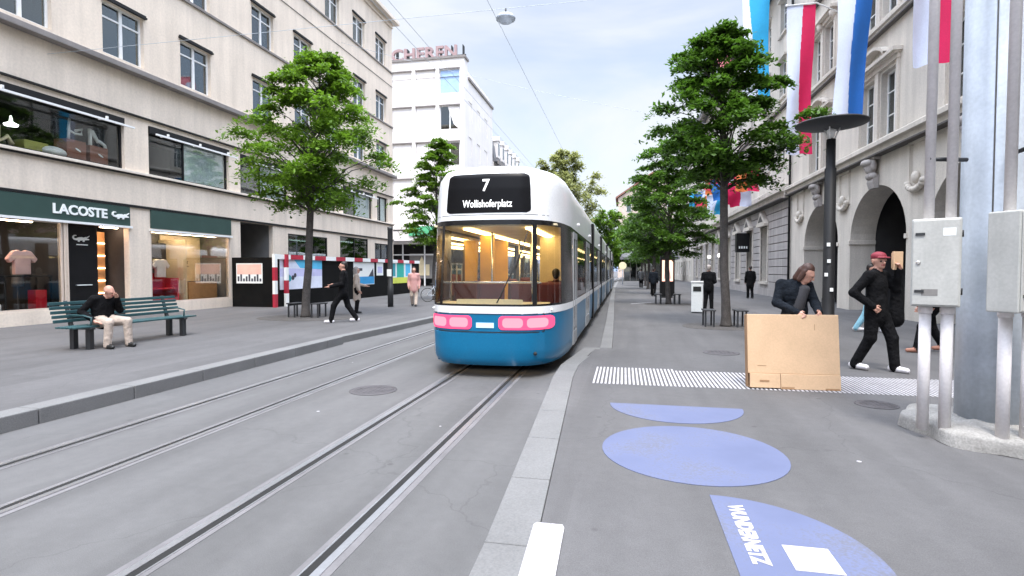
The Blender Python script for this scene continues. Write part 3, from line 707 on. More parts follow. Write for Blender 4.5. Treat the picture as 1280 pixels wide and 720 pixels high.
o = MB().prism(disc(.585, 4.88, .765, 0, 2 * math.pi, 0)[:-1], ZR + .001, ZR + .005).build('floor_sticker', 'blue_paint'); tag(o, 'full round pale blue disc stuck on the pavement between two half discs', 'floor sticker', G)
o = MB().prism(disc(.595, 3.16, .79, -math.pi / 2, math.pi / 2, 0), ZR + .001, ZR + .005).build('floor_sticker', 'blue_paint'); tag(o, 'pale blue half disc on the pavement carrying white lettering and a white square', 'floor sticker', G)
b = MB(); text_mb(b, 'WUNDERNETZ', .125, Matrix.Translation((.690, 3.80, ZR + .007)) @ Matrix.Rotation(-math.pi / 2, 4, 'Z'), .0008, 0, .007, sx=.86); b.build('lettering', 'white_paint', o)
b = MB(); b.box(.89, 1.13, 3.03, 3.30, ZR + .0055, ZR + .0075); b.build('white_square', 'white_paint', o)
def cover(label, x, y, r, z, plain=False, g='covers in the paving'):
    b = MB(); b.lathe([(r, .001), (r, .006), (r * .93, .007), (r * .92, .004), (r * .88, .004), (r * .87, .007), (0, .007)], (x, y, z), 32, 0)
    if not plain:
        for i in range(-3, 4):
            for j in range(-3, 4):
                if math.hypot(i, j) < 3.6: b.box(x + i * r * .22 - r * .07, x + i * r * .22 + r * .07, y + j * r * .22 - r * .07, y + j * r * .22 + r * .07, z + .0071, z + .0095)
    return tag(b.build('manhole_cover', 'cover_iron'), label, 'manhole cover', g)
cover('dark round manhole cover in the road between the two tram tracks', -3.47, 7.11, .33, .0)
cover('dark manhole cover in the pavement beyond the white tactile strip', 1.82, 10.9, .33, ZR)
cover('small dark manhole cover in the pavement beside the big grey pole', 2.90, 7.04, .225, ZR)
def pit(x, y, rx, ry, z, label):
    p = [(x + rx * (1 + .05 * math.sin(3 * a + x)) * math.cos(a), y + ry * (1 + .05 * math.cos(2 * a)) * math.sin(a)) for a in [i * math.pi / 20 for i in range(40)]]
    tag(MB().prism(p, z + .001, z + .006).build('tree_pit', 'soil'), kind='structure')
pit(-10.2, 16.3, 1.6, 1.5, ZL, ''); pit(2.76, 16.1, 1.15, 1.1, ZR, ''); pit(2.0, 26.3, 1.1, 1.1, ZR, '')
for i, (x, y) in enumerate([(-4.9, 9.2), (-3.6, 5.9), (-1.95, 5.6), (1.9, 4.9)]):
    z = 0 if x < -.9 else ZR
    b = MB(); b.prism(disc(0, 0, .012 + .008 * (i % 2), 0, 2 * math.pi, 0, 7)[:-1], .001, .004)
    o = b.build('paper_scrap', 'white_paint', loc=(x, y, z)); tag(o, 'tiny pale scrap of litter trodden flat on the grey paving', 'litter', 'pale scraps of litter')
# hills far behind
b = MB(); rg = random.Random(3)
top = [(-900 + i * 60, 1500, 70 + 60 * math.sin(i * .31 + .5) + 26 * math.sin(i * .93) + 60 * math.exp(-((i - 13) / 6) ** 2)) for i in range(32)]
for i in range(31):
    a, c = top[i], top[i + 1]
    b.quad((a[0], 1200, -5), (c[0], 1200, -5), (c[0], 1500, c[2]), (a[0], 1500, a[2])); b.quad((a[0], 1500, a[2]), (c[0], 1500, c[2]), (c[0], 2000, -5), (a[0], 2000, -5))
struct(b, 'hills', 'mountain')

# ------------------------------------------------------------------ tram
tram = thing('tram', 'blue and white articulated tram seen from behind with glowing pink tail lights', 'tram', (-2.13, 8.25, 0))
LEN = 43.0
PX = [0, .3, .6, .85, 1.0, 1.1, 1.17, 1.2]; PY = [0, .012, .06, .17, .36, .62, 1.05, 1.6]
rear = np.linspace(-1.2, 1.2, 61)
# smooth plan curve
def plan_y(x):
    x = min(abs(x), 1.2)
    return float(.05 * (x / .6) ** 2 if x < .6 else np.interp(x, [.6, .75, .88, .98, 1.06, 1.12, 1.165, 1.19, 1.2], [.05, .105, .21, .35, .53, .75, 1.05, 1.35, 1.7]))
ZK = [.20, .32, .72, 1.16, 2.44, 2.62, 3.0, 3.20, 3.33, 3.40]
INS = [.07, .015, 0, 0, .03, .032, .045, .07, .15, .34]
YSH = [.06, .01, 0, 0, .10, .115, .155, .19, .27, .46]
def ins(z): return float(np.interp(z, ZK, INS))
def ysh(z): return float(np.interp(z, ZK, YSH))
def tp(x, yside, z, out=0.0):
    """point of the tram skin: x across the rear, or (x = +-1.2, yside) along a side"""
    k = (1.2 - ins(z) + out * (abs(x) / 1.2)) / 1.2 * (.955 + .045 * min(1.0, plan_y(x) / 1.7 if yside is None else 1.0))
    yb = plan_y(x) if yside is None else yside
    fall = max(0.0, 1 - max(0.0, yb - .3) / 3.0)
    return (x * k, yb + ysh(z) * fall - out * max(0, 1 - yb / 1.2), z)
OUT = [(x, None) for x in rear]
def strip(mb, pts, zs, m=0, out=0.0, sm=True):
    mb.grid(lambda u, v: tp(*pts[int(round(u * (len(pts) - 1)))], zs[int(round(v * (len(zs) - 1)))], out), len(pts) - 1, len(zs) - 1, m, sm)
SIDE = [2.2 + i * .8 for i in range(52)]
FULL = [(-1.2, y) for y in reversed(SIDE)] + OUT + [(1.2, y) for y in SIDE]
def rx(a, b_, n=24): return [(a + (b_ - a) * i / n, None) for i in range(n + 1)]
b = MB(); strip(b, FULL, [.20, .26, .32, .45, .60, .72, .80, .90, 1.02]); b.build('lower_body', 'tram_blue', tram)
b = MB(); strip(b, FULL, [1.02, 1.06, 1.10, 1.135], 0, .006); b.build('waist_band', 'tram_white', tram)
b = MB(); strip(b, rx(-.93, .93), [.25, .27, .32, .5, .66, .705, .715], 0, .035)
for s in (-1, 1): b.grid(lambda u, v: tp(s * .93, None, .225 + v * .49, .035 * u), 1, 6)
b.grid(lambda u, v: tp(-.93 + 1.86 * u, None, .715, .035 * v), 24, 1); bp = b.build('bumper', 'tram_blue', tram)
b = MB(); b.ball(tp(.80, None, .40, .05), .03, 12); b.build('tow_socket', 'rubber', bp)
b = MB(); strip(b, FULL, [1.135, 1.17], 0, .0); strip(b, FULL, [2.42, 2.50], 0, .0)
for a, c in ((-.83, -.765), (.765, .83), (-1.2, -1.13), (1.13, 1.2)): strip(b, rx(a, c, 6), [1.17, 1.5, 1.9, 2.42], 0, .004)
for s in (-1, 1):
    strip(b, [(s * 1.2, None), (s * 1.2, 1.9)], [1.17, 1.8, 2.42], 0, .004)
    for y in [2.75, 5.3, 6.75, 9.1, 11.5, 12.9, 15.3, 17.2, 19.4, 20.9, 23.4, 25.5, 28.0, 29.5, 31.8, 34.2, 36.5, 38.0, 40.4, 42.4]: b.box(s * 1.175, s * 1.203, y, y + .11, 1.17, 2.42)
b.build('window_frame', 'tram_black', tram)
for a, c in ((-.765, .765), (.83, 1.13), (-1.13, -.83)):
    b = MB(); strip(b, rx(a, c, 20), [1.17, 1.5, 1.9, 2.2, 2.42]); b.build('rear_window', 'tram_glass', tram)
for s in (-1, 1):
    b = MB(); strip(b, [(s * 1.2, y) for y in [1.9] + SIDE], [1.17, 1.6, 2.0, 2.42]); b.build('side_window', 'tram_dark_glass', tram)
b = MB(); strip(b, FULL, [2.50, 2.56, 2.62, 2.75, 2.9, 3.0, 3.1, 3.2, 3.27, 3.33, 3.37, 3.40])
n0 = [tp(*p, 3.40) for p in FULL]
b.add(n0, [tuple(range(len(n0)))], 0, False); b.build('roof_shell', 'tram_white', tram)
# destination panel with rounded corners
zc, hz, hx_, rc = 2.925, .315, .745, .07
def panel(u, v):
    z = zc - hz + 2 * hz * v; e = max(0, abs(z - zc) - (hz - rc)); w = hx_ * (1 - .02 * v) - rc + math.sqrt(max(0, rc * rc - e * e))
    return tp(-w + 2 * w * u, None, z, .006)
b = MB(); b.grid(panel, 24, 24); dp = b.build('destination_display', 'display_black', tram)
def wrap_text(body, size, x, z, bold=0.0, sx=1.0, m='led_text'):
    t = MB(); text_mb(t, body, size, Matrix.Identity(4), .001, 0, bold, 'CENTER', sx)
    t.V = [tuple(Vector(tp(x + v[0], None, z + v[1], .010)) + Vector((0, -v[2], 0))) for v in t.V]
    return t.build('lettering', m, dp)
wrap_text('7', .27, -.03, 2.96, .004); wrap_text('Wollishoferplatz', .17, .0, 2.70, .001, .76)
# tail lights and number plate
for s in (-1, 1):
    b = MB()
    def lens(x0, x1, zc_, hz_, rad, out):
        def fn(u, v):
            x = x0 + (x1 - x0) * (.5 - .5 * math.cos(math.pi * u)); e = max(0.0, rad - min(x - x0, x1 - x)); h = hz_ - rad + math.sqrt(max(0.0, rad * rad - e * e))
            return tp(s * x, None, zc_ + h * (2 * v - 1), out)
        return fn
    b.grid(lens(.225, 1.06, .880, .108, .07, .012), 40, 6); t = b.build('tail_light', 'tail_light', tram)
    b = MB(); b.grid(lens(.29, .62, .880, .075, .06, .018), 24, 6); b.build('reflector', 'tail_core', t)
    b = MB(); b.grid(lens(.68, .98, .880, .075, .06, .018), 24, 6); b.build('reflector', 'tail_core', t)
b = MB(); strip(b, rx(-.15, .15, 8), [.80, .88], 0, .012); b.build('number_plate', 'plate_blue', tram)
b = MB(); strip(b, rx(-.93, .93), [.722, .740], 0, .004); b.build('bumper_gap', 'rubber', tram)
for s in (-1, 1):   # doors along both sides
    for y0, w in ((1.95, .75), (5.42, 1.3), (11.6, 1.3), (19.5, 1.3), (28.1, 1.3), (36.6, 1.3)):
        b = MB(); x0, x1 = (1.185, 1.212) if s > 0 else (-1.212, -1.185)
        for u0, u1 in ((0, .05), (w / 2 - .035, w / 2 + .035), (w - .05, w)): b.box(x0, x1, y0 + u0, y0 + u1, .30, 2.42)
        for u0, u1 in ((.05, w / 2 - .035), (w / 2 + .035, w - .05)): b.box(x0, x1, y0 + u0, y0 + u1, .30, .55); b.box(x0, x1, y0 + u0, y0 + u1, 2.30, 2.42)
        d = b.build('door', 'tram_grey', tram)
        b = MB(); xm = 1.202 * s; b.box(min(xm, xm + .003), max(xm, xm + .003), y0 + .05, y0 + w - .05, .55, 2.30); b.build('pane', 'tram_dark_glass', d)
    for y0 in (8.3, 14.4, 22.2, 30.6, 39.0):
        b = MB()
        for k in range(6): b.box(s * 1.19 if s > 0 else -1.222, 1.222 if s > 0 else -1.19, y0 + k * .1, y0 + k * .1 + .06, .26, 3.1)
        b.box(s * 1.15 if s > 0 else -1.214, 1.214 if s > 0 else -1.15, y0, y0 + .58, .26, 3.1); b.build('bellows', 'rubber', tram)
    for y0 in (3.4, 7.2, 13.2, 21.1): MB().ball((s * 1.17, y0, 2.66), (.05, .07, .04), 10).build('camera_pod', 'tram_white', tram)
b = MB()
b.box(-.95, .95, .8, LEN, .12, .30)
for y0 in (1.9, 3.5, 10.6, 12.2, 18.0, 19.6, 26, 27.6, 35, 36.6): b.tube([(-.62, y0, .30), (.62, y0, .30)], .29, 20)
b.build('underframe', 'black_paint', tram)
b = MB()
for i, y0 in enumerate((3.0, 10.0, 17.5, 25.0, 33.5)): b.box(-.78, .78, y0, y0 + 3.8, 3.36, 3.54)
b.build('roof_pack', 'tram_grey', tram, .04)
b = MB(); b.tube([tp(.20, None, 1.19, .02), tp(.26, None, 1.30, .03), tp(.62, None, 2.06, .03)], .010, 6); b.tube([tp(.50, None, 1.72, .022), tp(.70, None, 2.34, .022)], .008, 6); b.build('wiper', 'rubber', tram)
for x in (-.93, .93):
    b = MB(); strip(b, [(x - .006, None), (x + .006, None)], [.73, .85, 1.02], 0, .003); b.build('panel_seam', 'rubber', tram)
b = MB(); strip(b, rx(-1.0, 1.0), [1.015, 1.024], 0, .0075); b.build('panel_seam', 'rubber', tram)
b = MB(); strip(b, rx(-1.0, 1.0), [2.575, 2.583], 0, .003); b.build('panel_seam', 'rubber', tram)
for x in (-1.02, 1.02):
    b = MB(); b.ball(tp(x, None, 1.075, .012), (.03, .02, .016), 10); b.build('marker_lamp', 'white_sign', tram)
# interior
b = MB(); b.box(-1.1, 1.1, .9, LEN - .5, .36, .42); b.build('cabin_floor', 'interior_grey', tram)
b = MB(); b.box(-1.05, 1.05, .62, LEN - .5, 2.44, 2.47); b.build('cabin_ceiling', 'cream_panel', tram)
for x in (-.55, .55):
    b = MB(); b.box(x - .07, x + .07, .9, LEN - 3, 2.405, 2.435); b.build('ceiling_light', 'lamp_warm', tram)
b = MB(); b.box(-.72, -.42, 2.4, 2.44, .42, 2.42); b.build('partition', 'yellow_panel', tram)
b = MB(); b.box(.36, 1.0, 3.3, 3.34, .42, 2.42); b.build('partition', 'cream_panel', tram)
b = MB(); b.box(-1.0, -.62, 4.6, 4.64, .42, 2.42); b.build('partition', 'yellow_panel', tram)
b = MB(); b.prism([(-.95 + 1.9 * i / 20, .16 + plan_y(-.95 + 1.9 * i / 20)) for i in range(21)] + [(.9, .95), (-.9, .95)], 1.10, 1.16); b.prism([(-.55 + 1.1 * i / 16, 0) for i in range(17)][::-1] and [(-.55 * math.cos(math.pi * i / 16), .28 + .12 * math.sin(math.pi * i / 16)) for i in range(17)], 1.16, 1.23, 'z'); b.build('rear_shelf', 'cream_panel', tram)
b = MB(); b.tube([(-.92, .62, 1.50), (.80, .62, 1.50)], .018, 8)
for x, y0 in ((-.3, 1.7), (.32, 2.4), (-.25, 4.2), (.5, 1.5)): b.tube([(x, y0, .42), (x, y0, 2.42)], .018, 8)
b.build('handrail', 'chrome', tram)
def tseat(x, y0):
    b = MB(); b.box(x - .24, x + .24, y0, y0 + .46, .78, .90); b.box(x - .24, x + .24, y0 + .40, y0 + .50, .86, 1.48); b.box(x - .2, x + .2, y0 + .1, y0 + .4, .42, .78); b.build('seat', 'maroon', tram, .04)
for x in (-.80, -.30, .30, .80):
    tseat(x, 1.25)
    for y0 in (2.55, 5.0, 8.0): 
        if abs(x) > .5: tseat(x, y0)

# ------------------------------------------------------------------ left building: pale stucco block with shops
lb = thing('shop_building', 'long beige stucco office block with a green fronted clothes shop at street level', 'building', (-16.5, 0, 0), R(90))
XE, X0 = 37.2, -30.0
WST = [-26.2, -23.0, -19.9, -16.7, -13.6, -10.4, -7.3, -4.1, -1.0, 2.15, 5.3, 8.45, 11.6, 14.75, 17.9, 22.0, 25.2, 28.2, 31.4, 34.55]
ops = []
for z, h in ((8.75, 1.70), (12.1, 1.68), (16.0, 1.62)): ops += [(x, x + 1.55, z, z + h) for x in WST]
BIG = [(-1.0, 6.8), (7.6, 15.45), (16.4, 20.4), (21.1, 24.6), (25.4, 29.2), (30.0, 33.9), (34.6, 36.3)]
ops += [(a, c, 5.10, 6.80) for a, c in BIG]
SHOPA, SHOPD, SHOPB, PASS, WINC, ENTR, WINE = (6.8, 13.33), (13.45, 15.55), (16.4, 20.4), (21.05, 23.3), (24.5, 28.2), (29.6, 33.2), (34.2, 36.3)
ops += [(*SHOPA, .55, 3.15), (*SHOPD, .15, 3.15), (*SHOPB, .52, 3.12), (*PASS, .15, 3.85), (*WINC, 1.0, 3.55), (*ENTR, .15, 3.75), (*WINE, .15, 3.55)]
b = MB(); facade(b, X0, XE, 0, 19.4, ops, .22)
b.quad((XE, 0, 0), (XE, 14, 0), (XE, 14, 19.4), (XE, 0, 19.4)); b.quad((X0, 0, 0), (X0, 14, 0), (X0, 14, 19.4), (X0, 0, 19.4)); b.quad((X0, 14, 0), (XE, 14, 0), (XE, 14, 19.4), (X0, 14, 19.4))
b.build('wall', 'stucco', lb, recalc=False)
b = MB(); b.box(X0, XE + .4, -.45, 14.2, 19.4, 19.66); b.box(X0, XE, -.12, .0, 19.05, 19.12); b.build('roof', 'stucco_band', lb, .02)
b = MB(); b.box(X0, XE + .1, -.32, -.002, 8.36, 8.54); b.build('ledge', 'ledge', lb, .02)
b = MB()
b.box(X0, XE + .02, -.075, -.002, 11.96, 12.05); b.box(X0, XE + .02, -.07, -.002, 15.84, 15.92); b.box(X0, XE, -.03, -.002, 14.9, 14.93); b.build('string_course', 'ledge', lb)
b = MB(); b.box(X0, XE + .02, -.14, -.002, 5.00, 5.085); b.build('sill_course', 'stucco_band', lb, .01)
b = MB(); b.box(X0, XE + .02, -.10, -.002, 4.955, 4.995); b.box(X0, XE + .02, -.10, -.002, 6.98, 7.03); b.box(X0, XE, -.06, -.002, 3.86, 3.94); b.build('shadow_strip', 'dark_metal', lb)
# rows of windows
def left_proto(h, cur):
    o = window_unit(1.55, h, lb, (0, 0, 0), 'cross', inset=.14, curtain=cur)
    m = MB(); m.box(-.85, .85, -.10, -.003, h + .01, h + .07); m.box(-.83, .83, -.07, -.003, h + .09, h + .13); m.build('blind_box', 'dark_metal', o)
    return o
for z, h in ((8.75, 1.70), (12.1, 1.68), (16.0, 1.62)):
    pr = [left_proto(h, k) for k in (0, 1, 2)]; used = [False] * 3
    for i, x in enumerate(WST):
        if x < -8: continue
        k = (0, 1, 0, 2, 1, 0, 1, 2)[(i * 3 + int(z)) % 8]
        if z < 9 and 11 < x < 19: k = 0
        if not used[k]: pr[k].location = (x + .775, 0, z); used[k] = True
        else: copy_tree(pr[k], lb, (x + .775, 0, z))
    for k in range(3):
        if not used[k]:
            for ch in list(pr[k].children): bpy.data.objects.remove(ch)
            bpy.data.objects.remove(pr[k])
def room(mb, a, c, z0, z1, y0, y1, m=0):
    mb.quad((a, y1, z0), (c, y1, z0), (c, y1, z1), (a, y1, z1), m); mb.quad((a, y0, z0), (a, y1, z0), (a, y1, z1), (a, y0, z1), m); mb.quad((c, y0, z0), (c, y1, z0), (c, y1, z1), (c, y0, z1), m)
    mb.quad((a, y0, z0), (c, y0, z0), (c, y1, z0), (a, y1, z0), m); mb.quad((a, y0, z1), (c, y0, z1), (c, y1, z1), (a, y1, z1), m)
# first-floor showroom windows
for i, (a, c) in enumerate(BIG):
    w = c - a; f = MB()
    for u0, u1 in ((0, .06), (w - .06, w)): f.box(a + u0, a + u1, .12, .19, 5.10, 6.80)
    f.box(a + .06, c - .06, .12, .19, 5.10, 5.16); f.box(a + .06, c - .06, .12, .19, 6.72, 6.80)
    if i not in (1,): f.box(a + w * .42 - .03, a + w * .42 + .03, .12, .19, 5.16, 6.72)
    o = f.build('showroom_window', 'dark_metal', lb)
    g = MB(); g.box(a + .06, c - .06, .15, .156, 5.16, 6.72); g.build('pane', 'shop_glass', o)
    if i in (2, 3, 4, 5, 6):
        g = MB(); x0 = a + w * .44
        g.grid(lambda u, v: (x0 + (c - .05 - x0) * u, .215 + .008 * math.sin(u * 60), 5.17 + 1.54 * v), 60, 1); g.build('blind', 'blind_pale', o)
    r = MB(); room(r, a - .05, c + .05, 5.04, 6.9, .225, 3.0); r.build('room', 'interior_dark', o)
    if w > 2:
        k = MB(); k.box(a + .02, c - .02, -.05, .12, 6.56, 6.80, 0); k.build('awning_box', 'dark_metal', lb)
        k = MB(); k.box(a - .05, c + .02, -.42, -.36, 6.44, 6.50)
        for q in (.12, .5, .88): k.box(a + w * q - .02, a + w * q + .02, -.40, -.05, 6.50, 6.53); k.box(a + w * q - .03, a + w * q + .03, -.40, -.34, 6.50, 6.60)
        k.build('awning_bar', 'white_frame', lb)
# green fascias with the shop name
b = MB(); b.box(6.8, 15.56, -.05, -.003, 3.20, 3.85); fa = b.build('fascia', 'green_fascia', lb)
t = MB(); text_mb(t, 'LACOSTE', .40, at(12.98, -.055, 3.40), .02, 0, .012, sx=1.02); t.build('lettering', 'white_sign', fa)
t = MB(); croc(t, 14.87, -.052, 3.42, .52, .03); t.build('crocodile_emblem', 'white_sign', fa)
b = MB(); b.box(16.4, 20.42, -.05, -.003, 3.20, 3.85); b.build('fascia', 'green_fascia', lb)
b = MB(); b.box(6.8, 15.62, -.09, -.003, 3.13, 3.20); b.box(16.36, 20.46, -.09, -.003, 3.10, 3.17); b.build('fascia_trim', 'white_frame', lb)
# shop windows
def shopwin(a, c, z0, z1, name='shop_window', fr='cream_metal', gl='shop_glass', mull=()):
    f = MB(); f.box(a, a + .06, .02, .10, z0, z1); f.box(c - .06, c, .02, .10, z0, z1); f.box(a + .06, c - .06, .02, .10, z0, z0 + .05); f.box(a + .06, c - .06, .02, .10, z1 - .05, z1)
    for u in mull: f.box(u - .03, u + .03, .02, .10, z0 + .05, z1 - .05)
    o = f.build(name, fr, lb)
    g = MB(); g.box(a + .06, c - .06, .055, .061, z0 + .05, z1 - .05); g.build('pane', gl, o); return o
shopwin(*SHOPA, .55, 3.15, mull=(10.1,)); shopwin(*SHOPB, .52, 3.12)
b = MB(); b.box(13.33, 13.36, -.03, .2, .15, 3.13); b.box(13.42, 13.45, -.03, .2, .15, 3.13); b.build('door_post', 'cream_metal', lb)
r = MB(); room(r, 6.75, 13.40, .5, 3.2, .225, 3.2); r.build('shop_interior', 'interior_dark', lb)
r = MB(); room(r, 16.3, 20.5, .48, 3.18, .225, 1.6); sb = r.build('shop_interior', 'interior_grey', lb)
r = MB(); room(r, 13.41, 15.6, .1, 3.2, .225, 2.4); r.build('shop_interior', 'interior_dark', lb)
b = MB(); b.box(13.6, 14.75, .40, .46, .15, 3.10); dr = b.build('shop_door', 'black_paint', lb, .005)
t = MB(); croc(t, 13.92, .398, 2.62, .46, .012); t.box(14.05, 14.42, .392, .398, 2.50, 2.53); t.build('crocodile_emblem', 'white_sign', dr)
t = MB(); t.box(14.0, 14.5, .34, .395, 1.22, 1.25); t.build('handle', 'white_sign', dr)
b = MB(); b.box(14.95, 15.45, .9, 1.35, .15, 3.0); sh = b.build('lit_shelf', 'wood_orange', lb)
for k in range(6):
    t = MB(); t.box(15.0, 15.42, .86, .90, .5 + k * .42, .53 + k * .42); t.build('shelf_light', 'lamp_shop_soft', sh)
for a, c, y, z, mm in ((7.2, 13.0, .7, 3.12, 'lamp_shop'), (16.7, 20.2, .5, 3.10, 'lamp_shop'), (14.9, 15.5, .4, 3.12, 'lamp_shop')):
    t = MB(); t.box(a, c, y, y + .07, z, z + .03); t.build('shop_lamp', mm, lb)
# window display pieces that belong to the fittings
b = MB(); b.box(18.25, 18.30, .25, 1.5, .53, 2.9); b.box(18.30, 20.35, 1.45, 1.5, 1.25, 3.1); b.build('display_panel', 'cream_panel', lb)
b = MB(); b.box(18.75, 20.3, .6, 1.42, .52, 1.22); b.build('display_plinth', 'wood_orange', lb)
b = MB(); croc(b, 19.25, 1.448, 1.95, .34, .01, 0); b.box(19.2, 19.7, 1.44, 1.448, 1.86, 1.88); b.build('crocodile_emblem', 'black_paint', lb)
b = MB(); b.box(16.45, 18.2, 1.1, 1.14, 1.9, 2.75); b.build('display_screen', 'interior_dark', lb)
# passage, dark window, entrance
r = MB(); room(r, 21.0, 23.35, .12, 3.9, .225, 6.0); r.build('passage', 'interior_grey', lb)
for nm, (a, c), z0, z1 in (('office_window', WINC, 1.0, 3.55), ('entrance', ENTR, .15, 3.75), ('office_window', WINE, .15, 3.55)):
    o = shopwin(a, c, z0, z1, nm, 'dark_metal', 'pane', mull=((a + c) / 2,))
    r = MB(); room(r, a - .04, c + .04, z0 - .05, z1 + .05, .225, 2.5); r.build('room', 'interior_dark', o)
    t = MB(); t.box(a + .3, c - .3, .9, .97, z1 - .25, z1 - .2); t.build('ceiling_lamp', 'lamp_white', o)
b = MB(); b.box(26.2, 26.26, -.9, .0, 5.85, 5.9); b.build('bracket', 'dark_metal', lb)
def display(label, cat, name, mb, m, loc, bevel=0, group=None):
    o = mb.build(name, m, None, bevel); o.location = loc; o.rotation_euler = (0, 0, R(90)); return tag(o, label, cat, group)
def shirt(label, m, y, z, dep, s=1.0, on=None):
    p = [(-.22, -.36), (.22, -.36), (.22, .08), (.33, -.02), (.42, .10), (.25, .33), (.10, .37), (.06, .33), (-.06, .33), (-.10, .37), (-.25, .33), (-.42, .10), (-.33, -.02), (-.22, .08)]
    b = MB(); b.prism([(u * s, v * s) for u, v in p], -.07, .07, 'y'); return display(label, 'shirt', 't_shirt', b, m, (-16.5 - dep, y, z), .03)
shirt('pink t-shirt standing on a table in the shop window behind the bench', 'shirt_pink', 12.55, 1.93, .55, .98)
shirt('white t-shirt hanging above the red stand in the right-hand shop window', 'cloth_white', 17.55, 1.78, .75, .95)
def dtable(y, w, z, label, m='black_paint', dep=.35):
    b = MB(); b.box(-w / 2, w / 2, 0, .6, z - .04, z)
    for x in (-w / 2 + .03, w / 2 - .03):
        for q in (.03, .57): b.box(x - .02, x + .02, q - .02, q + .02, 0, z - .04)
    return display(label, 'display table', 'display_table', b, m, (-16.5 - dep, y, .50))
dtable(12.6, 1.3, 1.05, 'black display table under the pink t-shirt in the shop window')
dtable(11.0, 1.5, 1.05, 'pale pink topped display table at the left of the shop window', 'shirt_pink')
b = MB(); b.box(-.28, .28, 0, .4, 0, .18); display('flat red box lying on the pink topped display table', 'box', 'red_box', b, 'podium_red', (-17.0, 11.3, 1.55), .01)
b = MB(); b.box(-.16, .16, 0, .3, 0, .62); display('upright red box on the shop window floor beside the black table', 'box', 'red_box', b, 'podium_red', (-16.95, 13.0, .50), .01)
b = MB(); b.lathe([(.12, 0), (.14, .02), (.15, .22), (.13, .26), (.02, .27)], n=16); display('small white pot on the floor of the shop window', 'pot', 'white_pot', b, 'cloth_white', (-16.95, 11.75, .5))
def dummy(label, y, dep, m):
    b = MB(); b.tube([(0, 0, 0), (0, 0, .75)], .02, 8); b.lathe([(.14, .72), (.15, .85), (.13, 1.0), (.17, 1.2), (.16, 1.32), (.06, 1.40), (.05, 1.47)], n=14); b.lathe([(.17, 0), (.17, .02), (.02, .03)], n=14)
    return display(label, 'mannequin', 'mannequin', b, m, (-16.5 - dep, y, .5))
dummy('headless grey mannequin bust on a stand near the pale door posts', 12.98, 1.3, 'cloth_grey'); dummy('headless pinkish mannequin bust set deep in the shop window', 10.3, 1.5, 'shirt_pink')
b = MB(); b.box(-.75, .75, 0, .65, 0, .10)
for x0, x1, z0, z1 in ((-.75, -.69, .1, 1.0), (.69, .75, .1, .85), (-.69, .69, .42, .48)): b.box(x0, x1, 0, .65, z0, z1)
b.box(-.69, .69, .55, .60, .1, 1.05); display('glossy red open stand filling the left of the right-hand shop window', 'display stand', 'display_stand', b, 'podium_red', (-16.85, 17.25, .56), .01)
# goods behind the big first-floor window
GB = 'brown boxes in the first floor window'
for k, (y, w, h, lab) in enumerate(((14.1, .62, .66, 'tall brown shop box with a white mark, left one in the first floor window'), (14.85, .62, .62, 'brown shop box with a white mark at the right end of the first floor window'))):
    b = MB(); b.box(-w / 2, w / 2, 0, .5, 0, h); t = display(lab, 'box', 'shop_box', b, 'box_brown', (-16.85, y, 5.12), .012, GB)
    m = MB(); m.prism([(.09 * math.cos(a) + .05, h * .55 + .03 * math.sin(a) - .04 * math.cos(a)) for a in [i * math.pi / 8 for i in range(16)]], -.004, 0, 'y'); m.build('mark', 'white_sign', t)
def sculpt(y, z, pts, r, label, m='white_sign'):
    b = MB(); b.tube(pts, r, 8); return display(label, 'ornament', 'white_ornament', b, m, (-16.95, y, z))
sculpt(14.05, 5.80, [(-.12, 0, -.02), (-.10, 0, .30), (-.07, 0, .62), (-.12, 0, .28), (.1, .02, .2), (.3, 0, .22), (.32, 0, .38), (.1, 0, .30)], .04, 'white curled ornament standing on the left brown box upstairs')
sculpt(14.85, 5.72, [(-.22, 0, .02), (-.22, 0, .55), (-.15, 0, .50), (.05, 0, .18), (.1, 0, .22), (.28, 0, .12), (.30, 0, .02)], .055, 'white zigzag ornament standing on the right brown box upstairs')
b = MB(); b.tube([(-.3, 0, 0), (-.3, 0, .55), (-.12, 0, .68), (.06, 0, .55), (.06, 0, .1), (.3, 0, .3), (.42, 0, .1)], .07, 8); display('cream arched ornament at the left of the first floor window', 'ornament', 'white_ornament', b, 'cream_panel', (-16.95, 11.9, 5.15))
b = MB(); b.box(-.34, .34, 0, .4, 0, .36); display('yellow green box on the first floor window sill', 'box', 'shop_box', b, 'olive', (-16.9, 12.95, 5.12), .02)
b = MB(); b.ball((0, 0, .16), (.38, .25, .17), 16); display('white bundle lying on the first floor window sill', 'bundle', 'white_bundle', b, 'cloth_white', (-16.95, 13.45, 5.12))
b = MB(); b.lathe([(.16, 0), (.18, .05), (.05, .12), (.02, .3)], n=16); o = display('glowing ceiling lamp inside the first floor showroom', 'lamp', 'pendant_lamp', b, 'lamp_white', (-17.9, 13.0, 6.0))

